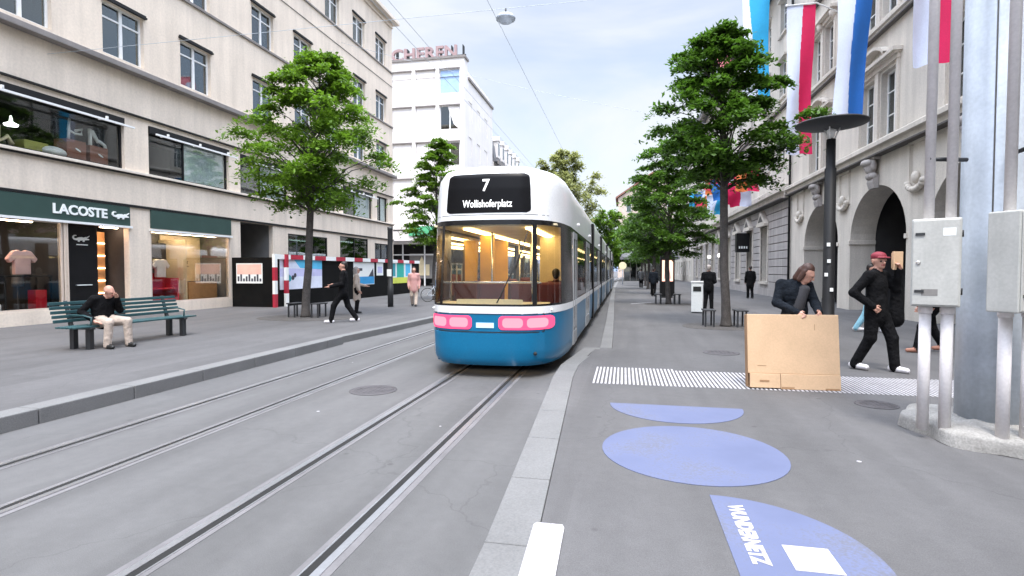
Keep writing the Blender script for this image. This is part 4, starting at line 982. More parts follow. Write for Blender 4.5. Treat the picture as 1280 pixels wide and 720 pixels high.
def clothes_rail(label, y, dep, w, cols, seed):
    t = thing('clothes_rail', label, 'clothes rail', (-16.5 - dep, y, .50), R(90)); rnd = random.Random(seed)
    b = MB()
    for x in (-w / 2, w / 2): b.tube([(x, 0, 0), (x, 0, 1.55)], .015, 8)
    b.tube([(-w / 2, 0, 1.55), (w / 2, 0, 1.55)], .015, 8); b.build('rail', 'chrome', t)
    n = int(w / .11)
    for i in range(n):
        x = -w / 2 + .07 + i * (w - .14) / max(1, n - 1); h = rnd.uniform(.62, .85); z = 1.5; b = MB()
        b.prism([(-.20, z - h), (.20, z - h), (.22, z - .12), (.05, z), (-.05, z), (-.22, z - .12)], x - .022, x + .022, 'x'); b.build('garment', cols[rnd.randrange(len(cols))], t, .012)
clothes_rail('rail of dark and red clothes along the back of the shop with the pink t-shirt', 11.8, 2.5, 2.6, ['cloth_navy', 'podium_red', 'cloth_white', 'cloth_grey', 'ink_cloth'], 2)
clothes_rail('short rail of white and pale clothes deep at the left of the shop', 9.2, 2.2, 1.8, ['cloth_white', 'shirt_pink', 'cloth_grey', 'ink_cloth'], 3)
t = MB(); t.box(7.2, 13.0, 2.3, 2.37, 3.10, 3.13); t.build('shop_lamp', 'lamp_shop_soft', lb)

# ------------------------------------------------------------------ white corner building with a rooftop sign
wb = thing('corner_building', 'white corner building with red lettering along its flat roof', 'building', (-15.2, 51, 0))
FW = [(-2.5, -.45), (-4.95, -2.95), (-7.4, -5.4), (-9.9, -7.9), (-12.4, -10.4)]
FZ = [(18.9, 2.3), (15.4, 2.3), (11.9, 2.3), (8.4, 2.3)]
b = MB(); facade(b, -30, 0, 0, 22.2, [(a, c, z, z + h) for a, c in FW for z, h in FZ] + [(-14, -.6, .13, 4.3)], .25)
S = Matrix.Rotation(R(90), 4, 'Z'); S2 = MB(); facade(S2, 0, 11.5, 0, 20.5, [(x, x + 1.3, z, z + 1.9) for x in (1.5, 4.6, 7.7) for z in (16.6, 13.1, 9.6, 6.1)], .25)
b.add(S2.V, S2.F, 0, False, S)
b.quad((-30, 0, 22.2), (0, 0, 22.2), (0, 1.2, 22.2), (-30, 1.2, 22.2)); b.quad((0, 0, 20.5), (0, 1.2, 20.5), (0, 1.2, 22.2), (0, 0, 22.2)); b.quad((-30, 1.2, 20.5), (0, 1.2, 20.5), (0, 1.2, 22.2), (-30, 1.2, 22.2))
b.quad((-30, 0, 20.5), (0, 0, 20.5), (0, 11.5, 20.5), (-30, 11.5, 20.5)); b.quad((-30, 11.5, 0), (0, 11.5, 0), (0, 11.5, 20.5), (-30, 11.5, 20.5)); b.quad((-30, 0, 0), (-30, 11.5, 0), (-30, 11.5, 20.5), (-30, 0, 20.5))
b.build('wall', 'white_wall', wb, recalc=False)
b = MB(); b.box(-30, .12, -.12, 1.3, 22.2, 22.42); b.box(-.1, .14, 1.3, 11.6, 20.5, 20.75); b.build('roof_edge', 'ledge', wb)
b = MB(); b.box(-.9, -.1, 1.8, 10.5, 20.5, 21.4); b.build('roof_box', 'white_wall', wb)
def front_window(x, z, style):
    w = window_unit(2.0, 2.3, wb, (x, 0, z), 'two' if style else 'plain', inset=.12, curtain=0)
    m = MB(); m.box(-1.05, 1.05, -.12, -.003, 2.3, 2.40); m.build('blind_box', 'ledge', w)
    if style == 0: m = MB(); m.box(-.94, .94, .05, .09, .0, 2.28); m.build('outer_blind', 'white_wall', w)
    if style == 1: m = MB(); m.box(-.94, .94, .10, .115, .07, 2.2); m.build('sky_reflection_pane', 'sky_reflection_blue', w)
    if style == 2: m = MB(); m.prism([(-.2, 2.2), (.94, 2.2), (.94, .0), (.4, .5)], .05, .08, 'y'); m.build('outer_blind', 'white_wall', w)
    return w
M['sky_reflection_blue'] = mat('sky_reflection_blue', (.36, .52, .80), .12, spec=.8)  # reflected blue sky painted as the pane's own colour
pr = None
for i, (a, c) in enumerate(FW):
    for q, (z, h) in enumerate(FZ):
        x = (a + c) / 2
        if i == 0: front_window(x, z, (1, 2, 3, 3)[q])
        elif pr is None: pr = front_window(x, z, 0)
        else: copy_tree(pr, wb, (x, 0, z))
pr = None
for x in (1.5, 4.6, 7.7):
    for z in (16.6, 13.1, 9.6, 6.1):
        if pr is None:
            pr = window_unit(1.3, 1.9, wb, (0, x + .65, z), 'plain', inset=.10, curtain=0); pr.rotation_euler = (0, 0, R(90)); m = MB(); m.box(-.60, .60, .05, .09, 0, 1.88); m.build('outer_blind', 'white_wall', pr)
        else: copy_tree(pr, wb, (0, x + .65, z))
b = MB(); text_mb(b, 'CHEREN', 1.62, at(-7.7, .5, 22.5), .12, 0, .04, sx=1.12); b.build('sign_letters', mat('sign_red', (.33, .22, .22), .5), wb)
b = MB(); b.box(-8.6, .0, .62, .70, 22.45, 22.75)
for i in range(8): b.box(-8.4 + i * 1.15, -8.34 + i * 1.15, .62, 1.2, 22.42, 23.7)
b.build('sign_rack', 'dark_metal', wb)
b = MB(); b.box(-15, .02, -1.3, -.003, 4.55, 5.55); b.build('canopy', 'white_wall', wb, .03)
b = MB(); b.box(-15, .04, -1.34, -1.303, 5.55, 5.68); b.build('canopy_edge', 'dark_metal', wb)
b = MB(); b.box(-5.2, -.6, -1.42, -1.36, 5.05, 5.95); b.build('green_sign', 'green_awning', wb)
r = MB(); room(r, -14.1, -.5, .1, 4.4, .26, 5); r.build('shop_interior', 'interior_dark', wb)
b = MB()
for x in (-13.9, -11.5, -9, -6.5, -4.2, -.8): b.box(x, x + .12, .05, .15, .13, 4.3)
b.box(-14, -.6, .05, .15, 3.2, 3.3); b.build('shop_frame', 'white_frame', wb)
b = MB(); b.box(-5.9, -3.3, .5, .56, .9, 3.4); pb = b.build('shop_poster', 'interior_grey', wb)
b = MB(); b.prism([(-5.4, 1.2), (-3.8, 1.2), (-3.8, 2.3), (-4.2, 2.3), (-4.6, 3.1), (-5.0, 2.3), (-5.4, 2.3)], .47, .497, 'y'); b.build('picture', 'cream_panel', pb)
# grey mansard house behind it
gb = thing('mansard_house', 'grey house with a rounded mansard roof and dormers behind the white corner building', 'building', (-15.2, 63, 0), R(90))
b = MB(); facade(b, 0, 16, 0, 14.6, [(x, x + 1.1, z, z + 1.9) for x in (1, 3.4, 5.8, 8.2, 10.6, 13) for z in (2, 5.2, 8.4, 11.6)], .2)
b.quad((16, 0, 0), (16, 10, 0), (16, 10, 14.6), (16, 0, 14.6)); b.quad((0, 0, 0), (0, 10, 0), (0, 10, 14.6), (0, 0, 14.6)); b.build('wall', 'white_wall', gb, recalc=False)
b = MB(); prof = [(-.5, 14.6), (-.5, 14.9), (-.1, 15.0), (.15, 16.6), (.7, 18.0), (1.8, 19.2), (3.4, 19.9), (10, 19.9), (10, 14.6)]; b.prism(prof, 0, 16, 'x'); b.build('roof', 'roof_slate', gb)
b = MB(); b.box(0, 16.05, -.62, -.505, 14.3, 14.75); b.build('cornice', 'ledge', gb)
for x in (1.2, 3.7, 6.2, 8.7, 11.2, 13.7):
    b = MB(); b.box(x, x + 1.2, -.25, 1.2, 15.3, 17.3); b.prism([(x - .15, 17.3), (x + 1.35, 17.3), (x + .6, 17.9)], -.35, 1.4, 'y'); d = b.build('dormer', 'white_wall', gb)
    b = MB(); b.box(x + .22, x + .98, -.262, -.252, 15.6, 17.0); b.build('pane', 'pane', d)
b = MB(); b.lathe([(.5, 19.8), (.5, 20.5), (.2, 20.9), (.05, 22.0)], (4, 2.2, 0), 10); b.build('turret', 'roof_slate', gb)
pr = None
for x in (1, 3.4, 5.8, 8.2, 10.6, 13):
    for z in (5.2, 8.4, 11.6):
        if pr is None: pr = window_unit(1.1, 1.9, gb, (x + .55, 0, z), 'two', inset=.1)
        else: copy_tree(pr, gb, (x + .55, 0, z))

# ------------------------------------------------------------------ right: stone building with arches
ab = thing('arcade_building', 'pale stone building with tall dark arches and carved heads at street level', 'building', (8.8, 0, 0), R(-90))
YC = [10.4, 16.05, 21.75, 27.4]; A0, A1 = -31.95, -5.0
arch = [(-y - 2.2, -y + 2.2, .13, 2.85, 1.87) for y in YC]
WZ = [(6.32, 2.25), (10.4, 2.2), (14.5, 2.1)]
ops = [(-y - .72 + s * .80 - .0 - .0, -y + .72 + s * .80, z, z + h) for y in YC for s in (-1, 1) for z, h in WZ]
ops = [(-y + s * .80 - .58, -y + s * .80 + .58, z, z + h) for y in YC for s in (-1, 1) for z, h in WZ]
b = MB(); facade(b, A0, A1, 0, 18.4, ops, .28, arches=[])
# replace by openings with arches on the ground storey
b = MB(); facade(b, A0, A1, 0, 6.0, [], .9, 0, 0, arch); facade(b, A0, A1, 6.0, 18.4, ops, .30)
b.quad((A0, 0, 0), (A0, 14, 0), (A0, 14, 18.4), (A0, 0, 18.4)); b.quad((A1, 0, 0), (A1, 14, 0), (A1, 14, 18.4), (A1, 0, 18.4)); b.quad((A0, 14, 0), (A1, 14, 0), (A1, 14, 18.4), (A0, 14, 18.4))
b.build('wall', 'stone', ab, recalc=False)
b = MB(); b.box(A0, A1, -.8, 14, 18.4, 18.85); b.box(A0, A1, -.45, -.002, 18.0, 18.4); b.build('roof', 'stone', ab, .02)
def cornice(z, o1, h1, o2, h2, nm='cornice', x0=A0, x1=A1, par=ab, m='stone'):
    b = MB(); b.prism([(-.003, z - h2), (-o2, z - h2), (-o2 - .03, z - .02), (-o1, z + .02), (-o1, z + h1), (-o1 + .06, z + h1 + .05), (-.003, z + h1 + .12)], x0, x1, 'x')
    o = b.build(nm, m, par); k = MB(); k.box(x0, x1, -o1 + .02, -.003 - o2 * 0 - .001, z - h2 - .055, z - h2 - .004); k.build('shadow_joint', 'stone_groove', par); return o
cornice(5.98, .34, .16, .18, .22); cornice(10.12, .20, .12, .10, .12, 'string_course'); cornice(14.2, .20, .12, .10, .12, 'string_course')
# arch interiors: deep vaults with doors at the back
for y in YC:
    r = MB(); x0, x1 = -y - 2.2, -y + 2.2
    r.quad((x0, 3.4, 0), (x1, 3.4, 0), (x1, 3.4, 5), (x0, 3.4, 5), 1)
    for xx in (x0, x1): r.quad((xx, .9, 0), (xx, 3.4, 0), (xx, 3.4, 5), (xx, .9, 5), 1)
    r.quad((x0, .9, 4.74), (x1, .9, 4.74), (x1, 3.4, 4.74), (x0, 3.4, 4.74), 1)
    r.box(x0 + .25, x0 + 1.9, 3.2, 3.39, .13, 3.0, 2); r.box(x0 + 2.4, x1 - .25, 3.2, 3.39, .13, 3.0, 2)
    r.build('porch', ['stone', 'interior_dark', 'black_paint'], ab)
    for xa, xb in ((x0 - .10, x0 + .06), (x1 - .06, x1 + .10)): MB().box(xa, xb, -.05, .9, 2.72, 2.88).build('impost', 'stone', ab, .01)
    # carved keystone head on a scroll bracket
    b = MB(); X = -y
    b.prism([(-.02, 4.62), (-.16, 4.62), (-.22, 4.85), (-.16, 5.05), (-.02, 5.1)], X - .24, X + .24, 'x')
    b.ball((X, -.20, 5.36), (.20, .20, .25), 14); b.ball((X, -.30, 5.52), (.25, .22, .14), 12); b.ball((X, -.36, 5.34), (.05, .07, .06), 8)
    for s in (-1, 1): b.ball((X + s * .20, -.18, 5.42), (.09, .11, .20), 10); b.ball((X + s * .16, -.16, 5.05), (.12, .14, .12), 10)
    b.ball((X, -.17, 5.08), (.17, .15, .16), 12); b.box(X - .30, X + .30, -.22, -.003, 5.62, 5.74); b.build('keystone_head', 'stone_dark', ab)
    # swag between the arches
    b = MB(); X = -y - 2.83
    for s in (-1, 1): b.box(X + s * .52 - .03, X + s * .52 + .03, -.045, -.002, 4.35, 5.66); b.box(X + s * .40 - .012, X + s * .40 + .012, -.035, -.002, 4.7, 5.66)
    for k in range(9):
        a = math.pi * (k + .5) / 9; b.ball((X - .46 * math.cos(a), -.10, 4.45 - .26 * math.sin(a)), (.10, .11, .10), 8)
    b.ball((X, -.09, 4.55), (.14, .12, .2), 10); b.box(X - .55, X + .55, -.06, -.002, 5.60, 5.70); b.build('carved_swag', 'stone', ab)
    # pilaster strip and window surrounds
    for z, h in WZ:
        b = MB()
        for x_ in (-1.56, -.14, 1.42): b.box(X + 2.83 + x_, X + 2.83 + x_ + .14 if x_ != -.14 else X + 2.83 + .14, -.07, -.002, z - .1, z + h + .1)
        b.box(X + 2.83 - 1.62, X + 2.83 + 1.62, -.14, -.002, z - .16, z - .04); b.box(X + 2.83 - 1.6, X + 2.83 + 1.6, -.10, -.002, z + h + .1, z + h + .26)
        b.box(X + 2.83 - 1.72, X + 2.83 + 1.72, -.30, -.002, z + h + .30, z + h + .42); b.box(X + 2.83 - 1.66, X + 2.83 + 1.66, -.22, -.002, z + h + .26, z + h + .30)
        if z < 7:
            n = 12; pts = [(X + 2.83 - 1.0 + 2.0 * k / n, z + h + .42 + .42 * math.sin(math.pi * k / n) ** .7 if 0 < k < n else z + h + .42) for k in range(n + 1)]
            for (u0, v0), (u1, v1) in zip(pts[:-1], pts[1:]): b.add([(u0, -.30, v0), (u1, -.30, v1), (u1, -.30, v1 + .11), (u0, -.30, v0 + .11), (u0, -.003, v0), (u1, -.003, v1), (u1, -.003, v1 + .11), (u0, -.003, v0 + .11)], [(0, 1, 2, 3), (3, 2, 6, 7), (0, 1, 5, 4)])
        else:
            for s in (-1.5, -.0, 1.5): b.ball((X + 2.83 + s, -.13, z + h + .12), (.14, .16, .20), 10)
        b.build('window_surround', 'stone', ab)
for z, h in WZ:
    pr = None
    for i, y in enumerate(YC):
        for s in (-1, 1):
            if pr is None: pr = window_unit(1.16, h, ab, (-y + s * .8, 0, z), 'grid', inset=.2, curtain=1)
            else: copy_tree(pr, ab, (-y + s * .8, 0, z))
b = MB(); b.tube([(A0 + .12, -.10, .13), (A0 + .12, -.10, 18)], .06, 8); b.build('downpipe', 'dark_metal', ab)

# ------------------------------------------------------------------ right: rusticated building further on
rb = thing('rusticated_building', 'stone building with banded ground storey and pedimented windows past the arcade', 'building', (8.8, 0, 0), R(-90))
B0, B1 = -73.0, -32.0
WB = [-(37.2 + 4.05 * k) for k in range(9)]
gops = [(x - .82, x + .82, 1.0, 4.45) for x in WB]
uz = [(7.9, 2.2), (11.6, 2.1), (15.2, 1.9)]
uops = [(x - .62, x + .62, z, z + h) for x in WB + [-33.9] for z, h in uz]
b = MB(); facade(b, B0, B1, 0, 6.0, gops, .4, 1, 0); facade(b, B0, B1, 6.0, 18.3, uops, .3)
b.quad((B0, 0, 0), (B0, 14, 0), (B0, 14, 18.3), (B0, 0, 18.3)); b.quad((B1, .01, 0), (B1, 14, 0), (B1, 14, 18.3), (B1, .01, 18.3)); b.build('wall', ['stone', 'stone_groove'], rb, recalc=False)
b = MB()
zz = .55
b.box(B0, B1, -.10, -.002, 0, .55)
edges = sorted([(a, c) for a, c, _, _ in gops])
while zz < 5.6:
    x = B0
    for a, c in (edges if zz + .2 > 1.0 and zz < 4.3 else []):
        b.box(x, a, -.07, -.003, zz, zz + .42); x = c
    b.box(x, B1, -.07, -.003, zz, zz + .42); zz += .46
b.build('stone_courses', 'stone_dark', rb, .012)
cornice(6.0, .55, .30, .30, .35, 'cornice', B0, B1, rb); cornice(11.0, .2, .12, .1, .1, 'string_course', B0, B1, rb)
b = MB(); b.box(B0, B1 - .02, -.9, 14, 18.3, 18.6); b.prism([(-.9, 18.6), (5, 21.5), (9, 21.5), (14, 18.6)], B0, B1 - .02, 'x'); b.build('roof', 'roof_slate', rb)
b = MB(); b.box(B0, B1 - .02, -.86, -.45, 18.05, 18.29); b.build('eave', 'ledge', rb)
for i, x in enumerate(WB):
    b = MB(); b.prism([(x - 1.0, 4.62), (x + 1.0, 4.62), (x, 5.42)], -.34, -.075, 'y'); b.prism([(x - .62, 4.74), (x + .62, 4.74), (x, 5.22)], -.345, -.341, 'y', 1); b.box(x - 1.05, x + 1.05, -.36, -.075, 4.48, 4.62)
    b.box(x - .98, x - .82, -.12, -.003, 1.0, 4.48); b.box(x + .82, x + .98, -.12, -.003, 1.0, 4.48); b.box(x - 1.0, x + 1.0, -.2, -.003, .84, .99); b.build('pediment', ['stone', 'stone_groove'], rb)
pr = None
for x in WB:
    if pr is None: pr = window_unit(1.64, 3.45, rb, (x, 0, 1.0), 'grid', 'dark_metal', inset=.3)
    else: copy_tree(pr, rb, (x, 0, 1.0))
for z, h in uz:
    pr = None
    for x in WB + [-33.9]:
        if pr is None:
            pr = window_unit(1.24, h, rb, (x, 0, z), 'grid', inset=.2, curtain=1); m = MB(); m.box(-.8, .8, -.16, -.003, h + .05, h + .17); m.box(-.75, .75, -.12, -.003, -.14, -.02); m.build('surround', 'stone', pr)
        else: copy_tree(pr, rb, (x, 0, z))
b = MB(); b.box(-41.9, -41.3, -.95, -.08, 3.0, 4.35); sg = b.build('hanging_sign', 'black_paint', rb, .02)
b = MB()
for k in range(4): b.box(-41.299 , -41.292, -.80 + k * .16, -.70 + k * .16, 3.25, 3.42)
b.build('sign_mark', 'white_sign', sg)
for y in (49.4, 51.5, 57.5):
    b = MB(); b.ball((-y, -.45, 3.05), .19, 12, 0); b.tube([(-y, -.08, 2.7), (-y, -.45, 2.75), (-y, -.45, 2.88)], .025, 6, 1); b.build('wall_lantern', ['lamp_globe', 'iron'], rb)

# further blocks that close the street
def block(label, name, x, y0, y1, h, right, m, wins=True):
    t = thing(name, label, 'building', (x, 0, 0), R(-90) if right else R(90)); a, c = (-y1, -y0) if right else (y0, y1)
    ws = [a + 1.6 + 3.4 * k for k in range(int((c - a - 2) / 3.4))]; zs = [1.0 + 3.6 * k for k in range(int(h / 3.6))]
    b = MB(); facade(b, a, c, 0, h, [(u, u + 1.3, z, z + 2.0) for u in ws for z in zs] if wins else [], .25)
    b.quad((a, 0, 0), (a, 13, 0), (a, 13, h), (a, 0, h)); b.quad((c, 0, 0), (c, 13, 0), (c, 13, h), (c, 0, h)); b.quad((a, 13, 0), (c, 13, 0), (c, 13, h), (a, 13, h)); b.build('wall', m, t, recalc=False)
    b = MB(); b.box(a - .2, c + .2, -.5, 13.2, h, h + .3); b.prism([(-.4, h + .3), (4, h + 3), (9, h + 3), (13.1, h + .3)], a, c, 'x'); b.build('roof', 'roof_slate', t)
    pr = None
    for u in ws:
        for z in zs:
            if not wins: continue
            if pr is None: pr = window_unit(1.3, 2.0, t, (u + .65, 0, z), 'two', inset=.1, curtain=1)
            else: copy_tree(pr, t, (u + .65, 0, z))
    return t
block('pale plastered block beyond the banded stone building, half hidden by trees', 'far_block', 8.8, 74, 104, 16.5, True, 'stone')
block('pale block far along the street behind the grey mansard house', 'far_block', -15.2, 80, 112, 15.0, False, 'white_wall')
for lab, x, y0, y1, h, rt in (('plain stone block beside the viewer, before the arcade', 8.8, -40, 4.5, 17.5, True),):
    block(lab, 'near_block', x, y0, y1, h, rt, 'stone')
eb = thing('gabled_building', 'beige gabled building closing the end of the street behind the trees', 'building', (0, 128, 0))
b = MB(); b.prism([(-1.4, 0), (-1.4, 18.3), (6.5, 23.6), (14.5, 18.3), (14.5, 0)], 0, 16, 'y'); b.build('wall', mat('beige_wall', (.58, .47, .40), .85, streak=.05), eb)
b = MB()
for (x0, z0), (x1, z1) in (((-2.0, 18.1), (6.5, 23.8)), ((6.5, 23.8), (15.1, 18.1))): b.add([(x0, -.5, z0), (x1, -.5, z1), (x1, -.5, z1 + .4), (x0, -.5, z0 + .4), (x0, 16.3, z0), (x1, 16.3, z1), (x1, 16.3, z1 + .4), (x0, 16.3, z0 + .4)], [(0, 1, 2, 3), (4, 5, 6, 7), (0, 1, 5, 4), (3, 2, 6, 7), (0, 3, 7, 4), (1, 2, 6, 5)])
b.build('roof', 'roof_red', eb)
pr = None
for x in (1, 4, 7, 10, 13):
    for z in (8, 11.5, 15):
        if pr is None:
            b = MB(); b.box(x - .55, x + .55, -.06, -.002, z, z + 1.9); pr = b.build('window', 'white_frame', eb); k = MB(); k.box(x - .47, x + .47, -.066, -.061, z + .08, z + 1.82); k.build('pane', 'pane', pr); b0 = (x, z)
        else: c_ = copy_tree(pr, eb, (x - b0[0], 0, z - b0[1]))
kb = thing('pavilion', 'low glazed pavilion with a wide dark flat roof at the end of the pavement', 'building', (3.6, 84, 0))
b = MB(); b.box(-4.2, 4.2, -3, 4, 3.3, 3.7); b.prism([(-3, 3.7), (.5, 5.2), (4, 3.7)], -4.0, 4.0, 'x'); b.build('roof', 'roof_slate', kb)
b = MB(); b.box(-3.6, 3.6, -1.0, -.94, .13, 3.3); b.build('glass_wall', 'pane', kb)
b = MB()
for k in range(9): b.box(-3.6 + k * .9 - .05, -3.6 + k * .9 + .05, -1.1, -1.0, .13, 3.3)
b.build('mullions', 'interior_grey', kb); b = MB(); b.box(-3.6, 3.6, .8, 3.8, .13, 3.2); b.build('core', 'interior_dark', kb)

# ------------------------------------------------------------------ flags
def banner(label, x, y, w, z0, z1, cols, split, seed, group='long banners hung from the stone facades', diag=0.0, pole=True, cross=False, name='banner', ang=0.0):
    t = thing(name, label, 'flag', (x, y, z1), R(ang), group)
    L = z1 - z0
    def pos(u, v):
        s = w * (u - .5) * (1 - .10 * v + .05 * math.sin(v * 5 + seed)); 
        return (s + .10 * math.sin(v * 3.2 + seed) * v + .05 * w * math.sin(seed * 2 + v * 2), .10 * math.sin(u * 5.5 + seed + v * 2.3) * (.3 + v) + .05 * math.sin(v * 8 + u * 3), -L * v + .04 * math.sin(u * 9 + seed) * v)
    b = MB(); nu, nv = 56, 40
    b.grid(pos, nu, nv)
    for f in range(len(b.F)):
        i = f % nu; j = f // nu; u = (i + .5) / nu; v = (j + .5) / nv
        sp = split + diag * (v - .5) + .06 * math.sin(v * 6 + seed)
        mi = 0 if u < sp else 1
        if cross: mi = 0 if ((abs(u - .5) < .10 and abs(v - .5) < .30) or (abs(v - .5) < .09 and abs(u - .5) < .32)) else 1
        b.MI[f] = mi
    b.build('cloth', cols, t)
    if pole:
        k = MB(); d = 8.75 - x; sr = 1
        k.tube([(-w * .55, 0, .02), (w * .5, 0, .03), (d, 0, -.5)], .03, 8); k.ball((-w * .57, 0, .02), .06, 8); k.build('pole', 'white_frame', t)
    return t
banner('long white and blue banner hanging behind the street lamp disc', 7.25, 19.8, 1.02, 6.75, 12.4, ['flag_white', 'flag_blue'], .46, 1.0)
banner('long white and red banner hanging to the left of the street lamp disc', 7.25, 25.1, 1.08, 6.6, 12.8, ['flag_white', 'flag_red'], .52, 2.2)
banner('white and cyan banner with a slanting split near the top of the right-hand tree', 7.2, 33.4, 1.5, 11.3, 18.0, ['flag_white', 'flag_cyan'], .42, 3.1, diag=.35)
banner('white and red banner hanging beside the white conduits of the big pole', 7.25, 15.15, .88, 6.7, 11.6, ['flag_white', 'flag_red'], .62, 4.0)
banner('pale red flag with a white cross flying above the right-hand tree', 7.1, 44.5, 1.65, 17.2, 19.9, ['flag_white', 'flag_pink'], .5, 5.2, cross=True, name='flag', group=None)
pal = [('flag_white', 'flag_cyan'), ('flag_red', 'flag_white'), ('flag_blue', 'flag_white'), ('flag_orange', 'flag_red'), ('flag_cyan', 'flag_blue'), ('flag_red', 'flag_blue')]
spots = [(7.2, 49.5, 9.9, 0), (7.0, 46.0, 9.6, 5), (7.1, 43.4, 10.2, 4), (6.9, 41.0, 9.4, 1), (7.0, 35.2, 8.2, 1), (6.9, 33.2, 7.7, 3), (7.1, 47.4, 8.3, 3), (7.0, 43.0, 8.4, 2), (6.9, 44.6, 7.5, 0), (7.0, 38.4, 7.6, 5), (7.1, 36.4, 7.2, 1), (6.9, 51.5, 8.0, 5), (7.2, 54.5, 9.0, 2), (7.0, 57.5, 9.6, 4)]
for i, (x, y, z, k) in enumerate(spots):
    nm = [c.split('_')[1] for c in pal[k]]
    banner('small %s and %s flag among the row over the pavement behind the trees' % tuple(nm), x, y, 1.35, z - 1.5, z, list(pal[k]), .5, i * 1.7, 'small flags projecting from the stone facade', name='flag')

# ------------------------------------------------------------------ hoarding, barrier, posters
hb = thing('hoarding', 'black site hoarding with a red and white rail along its top', 'hoarding', (-14.4, 20.4, ZL))
b = MB(); b.box(-.04, .04, .0, 16.4, 0, 2.10); b.box(-2.0, -.041, -.04, .04, 0, 2.10); b.build('panel', 'hoarding', hb, .005)
def striped(mb, p0, p1, hw, n, horizontal=True):
    p0, p1 = Vector(p0), Vector(p1)
    for i in range(n):
        a = p0.lerp(p1, i / n); c = p0.lerp(p1, (i + 1) / n); lo = [min(a[q], c[q]) - hw[q] for q in range(3)]; hi = [max(a[q], c[q]) + hw[q] for q in range(3)]
        mb.box(lo[0], hi[0], lo[1], hi[1], lo[2], hi[2], i % 2)
b = MB(); striped(b, (.09, .02, 2.13), (.09, 16.3, 2.13), (.035, 0, .10), 17); b.build('rail', ['white_sign', 'red_paint'], hb)
for y in (-.16, .62):
    b = MB(); striped(b, (.14, y, 0), (.14, y, 2.24), (.06, .09, 0), 4); b.build('striped_post', ['red_paint', 'white_sign'] if y < 0 else ['white_sign', 'red_paint'], hb)
def poster(label, loc, rz, w, h, fn, mats, group='posters on the black hoarding'):
    t = thing('poster', label, 'poster', loc, rz, group); b = MB(); b.box(-w / 2, w / 2, 0, .012, 0, h); b.build('sheet', 'white_sign', t)
    b = MB(); fn(b, w, h); b.build('print', mats, t); return t
def ptm(n, c): 
    if n not in M: M[n] = mat(n, c, .6)
    return n
ptm('ink_sky', (.10, .50, .78)); ptm('ink_lilac', (.55, .55, .80)); ptm('ink_pale', (.70, .74, .86)); ptm('ink_teal', (.03, .30, .36)); ptm('ink_peach', (.80, .48, .40)); ptm('ink_dark', (.05, .05, .07)); ptm('ink_yellow', (.62, .68, .10)); ptm('ink_green', (.03, .42, .34)); ptm('ink_blue', (.03, .30, .62))
def p_big(b, w, h):
    b.box(-w / 2, w / 2, -.002, -.001, h * .0, h * .42, 2); b.box(-w / 2, w / 2, -.002, -.001, h * .42, h * .68, 1); b.box(-w / 2, -.05 * w, -.002, -.001, h * .68, h, 2)
    b.prism([(-.05 * w, h * .70), (.5 * w, h * .66), (.5 * w, h), (-.2 * w, h)], -.004, -.002, 'y', 0)
    for x, z, r, m in ((-.36, .44, .14, 3), (-.30, .36, .11, 3), (-.22, .38, .08, 4), (-.17, .46, .07, 4)): b.prism([(x * w + r * h * math.cos(a), z * h + r * h * math.sin(a)) for a in [i * math.pi / 8 for i in range(16)]], -.007 - .001 * m, -.005, 'y', m)
EZ = ZL + .75
poster('large pale blue poster with a dark round motif on the black hoarding', (-14.35, 22.35, ZL + .72), R(90), 3.3, 1.34, p_big, ['ink_sky', 'ink_lilac', 'ink_pale', 'ink_teal', 'ink_dark'])
def p_city(b, w, h):
    b.box(-w / 2 + .04, w / 2 - .04, -.002, -.001, h * .45, h - .04, 0)
    for i in range(9): b.box(-w / 2 + .06 + i * w * .105, -w / 2 + .06 + i * w * .105 + w * .07, -.004, -.002, h * .1, h * (.35 + .12 * math.sin(i * 2.1)), 1)
poster('small pink skyline poster on the end panel of the black hoarding', (-15.55, 20.34, ZL + 1.0), 0, 1.25, .85, p_city, ['ink_peach', 'ink_dark'])
def p_mount(b, w, h):
    b.box(-w / 2 + .03, w / 2 - .03, -.002, -.001, .03, h * .36, 0); b.prism([(-.1 * w, h * .36), (.2 * w, h * .36), (.44 * w, h * .75), (.47 * w, h * .36), (.47 * w, h * .9), (.2 * w, h * .5)][:4], -.003, -.001, 'y', 1); b.box(-.3 * w, -.1 * w, -.003, -.001, h * .62, h * .74, 1)
poster('white and blue poster behind the woman in the beige coat', (-14.35, 28.4, ZL + .75), R(90), 2.5, 1.25, p_mount, ['ink_blue', 'ink_dark'])
def p_small(b, w, h): b.box(-w * .35, w * .35, -.002, -.001, h * .2, h * .7, 0)
poster('small white sheet pinned high on the black hoarding', (-14.35, 30.4, ZL + 1.25), R(90), .9, .75, p_small, ['ink_lilac'])
def p_green(b, w, h):
    b.box(-w / 2, w / 2, -.002, -.001, 0, h * .25, 0); b.box(-w * .2, w * .12, -.003, -.001, h * .25, h * .9, 1); b.box(w * .2, w * .42, -.003, -.001, h * .3, h * .85, 2); b.box(-w * .42, -w * .26, -.003, -.001, h * .3, h * .85, 3)
poster('yellow and green poster near the far end of the black hoarding', (-14.35, 33.6, ZL + .72), R(90), 3.6, 1.5, p_green, ['ink_yellow', 'ink_green', 'ink_sky', 'ink_teal'])

# ------------------------------------------------------------------ street furniture
bt = thing('bench', 'long dark green slatted park bench in front of the shop', 'bench', (-10.45, 9.9, ZL), R(90))
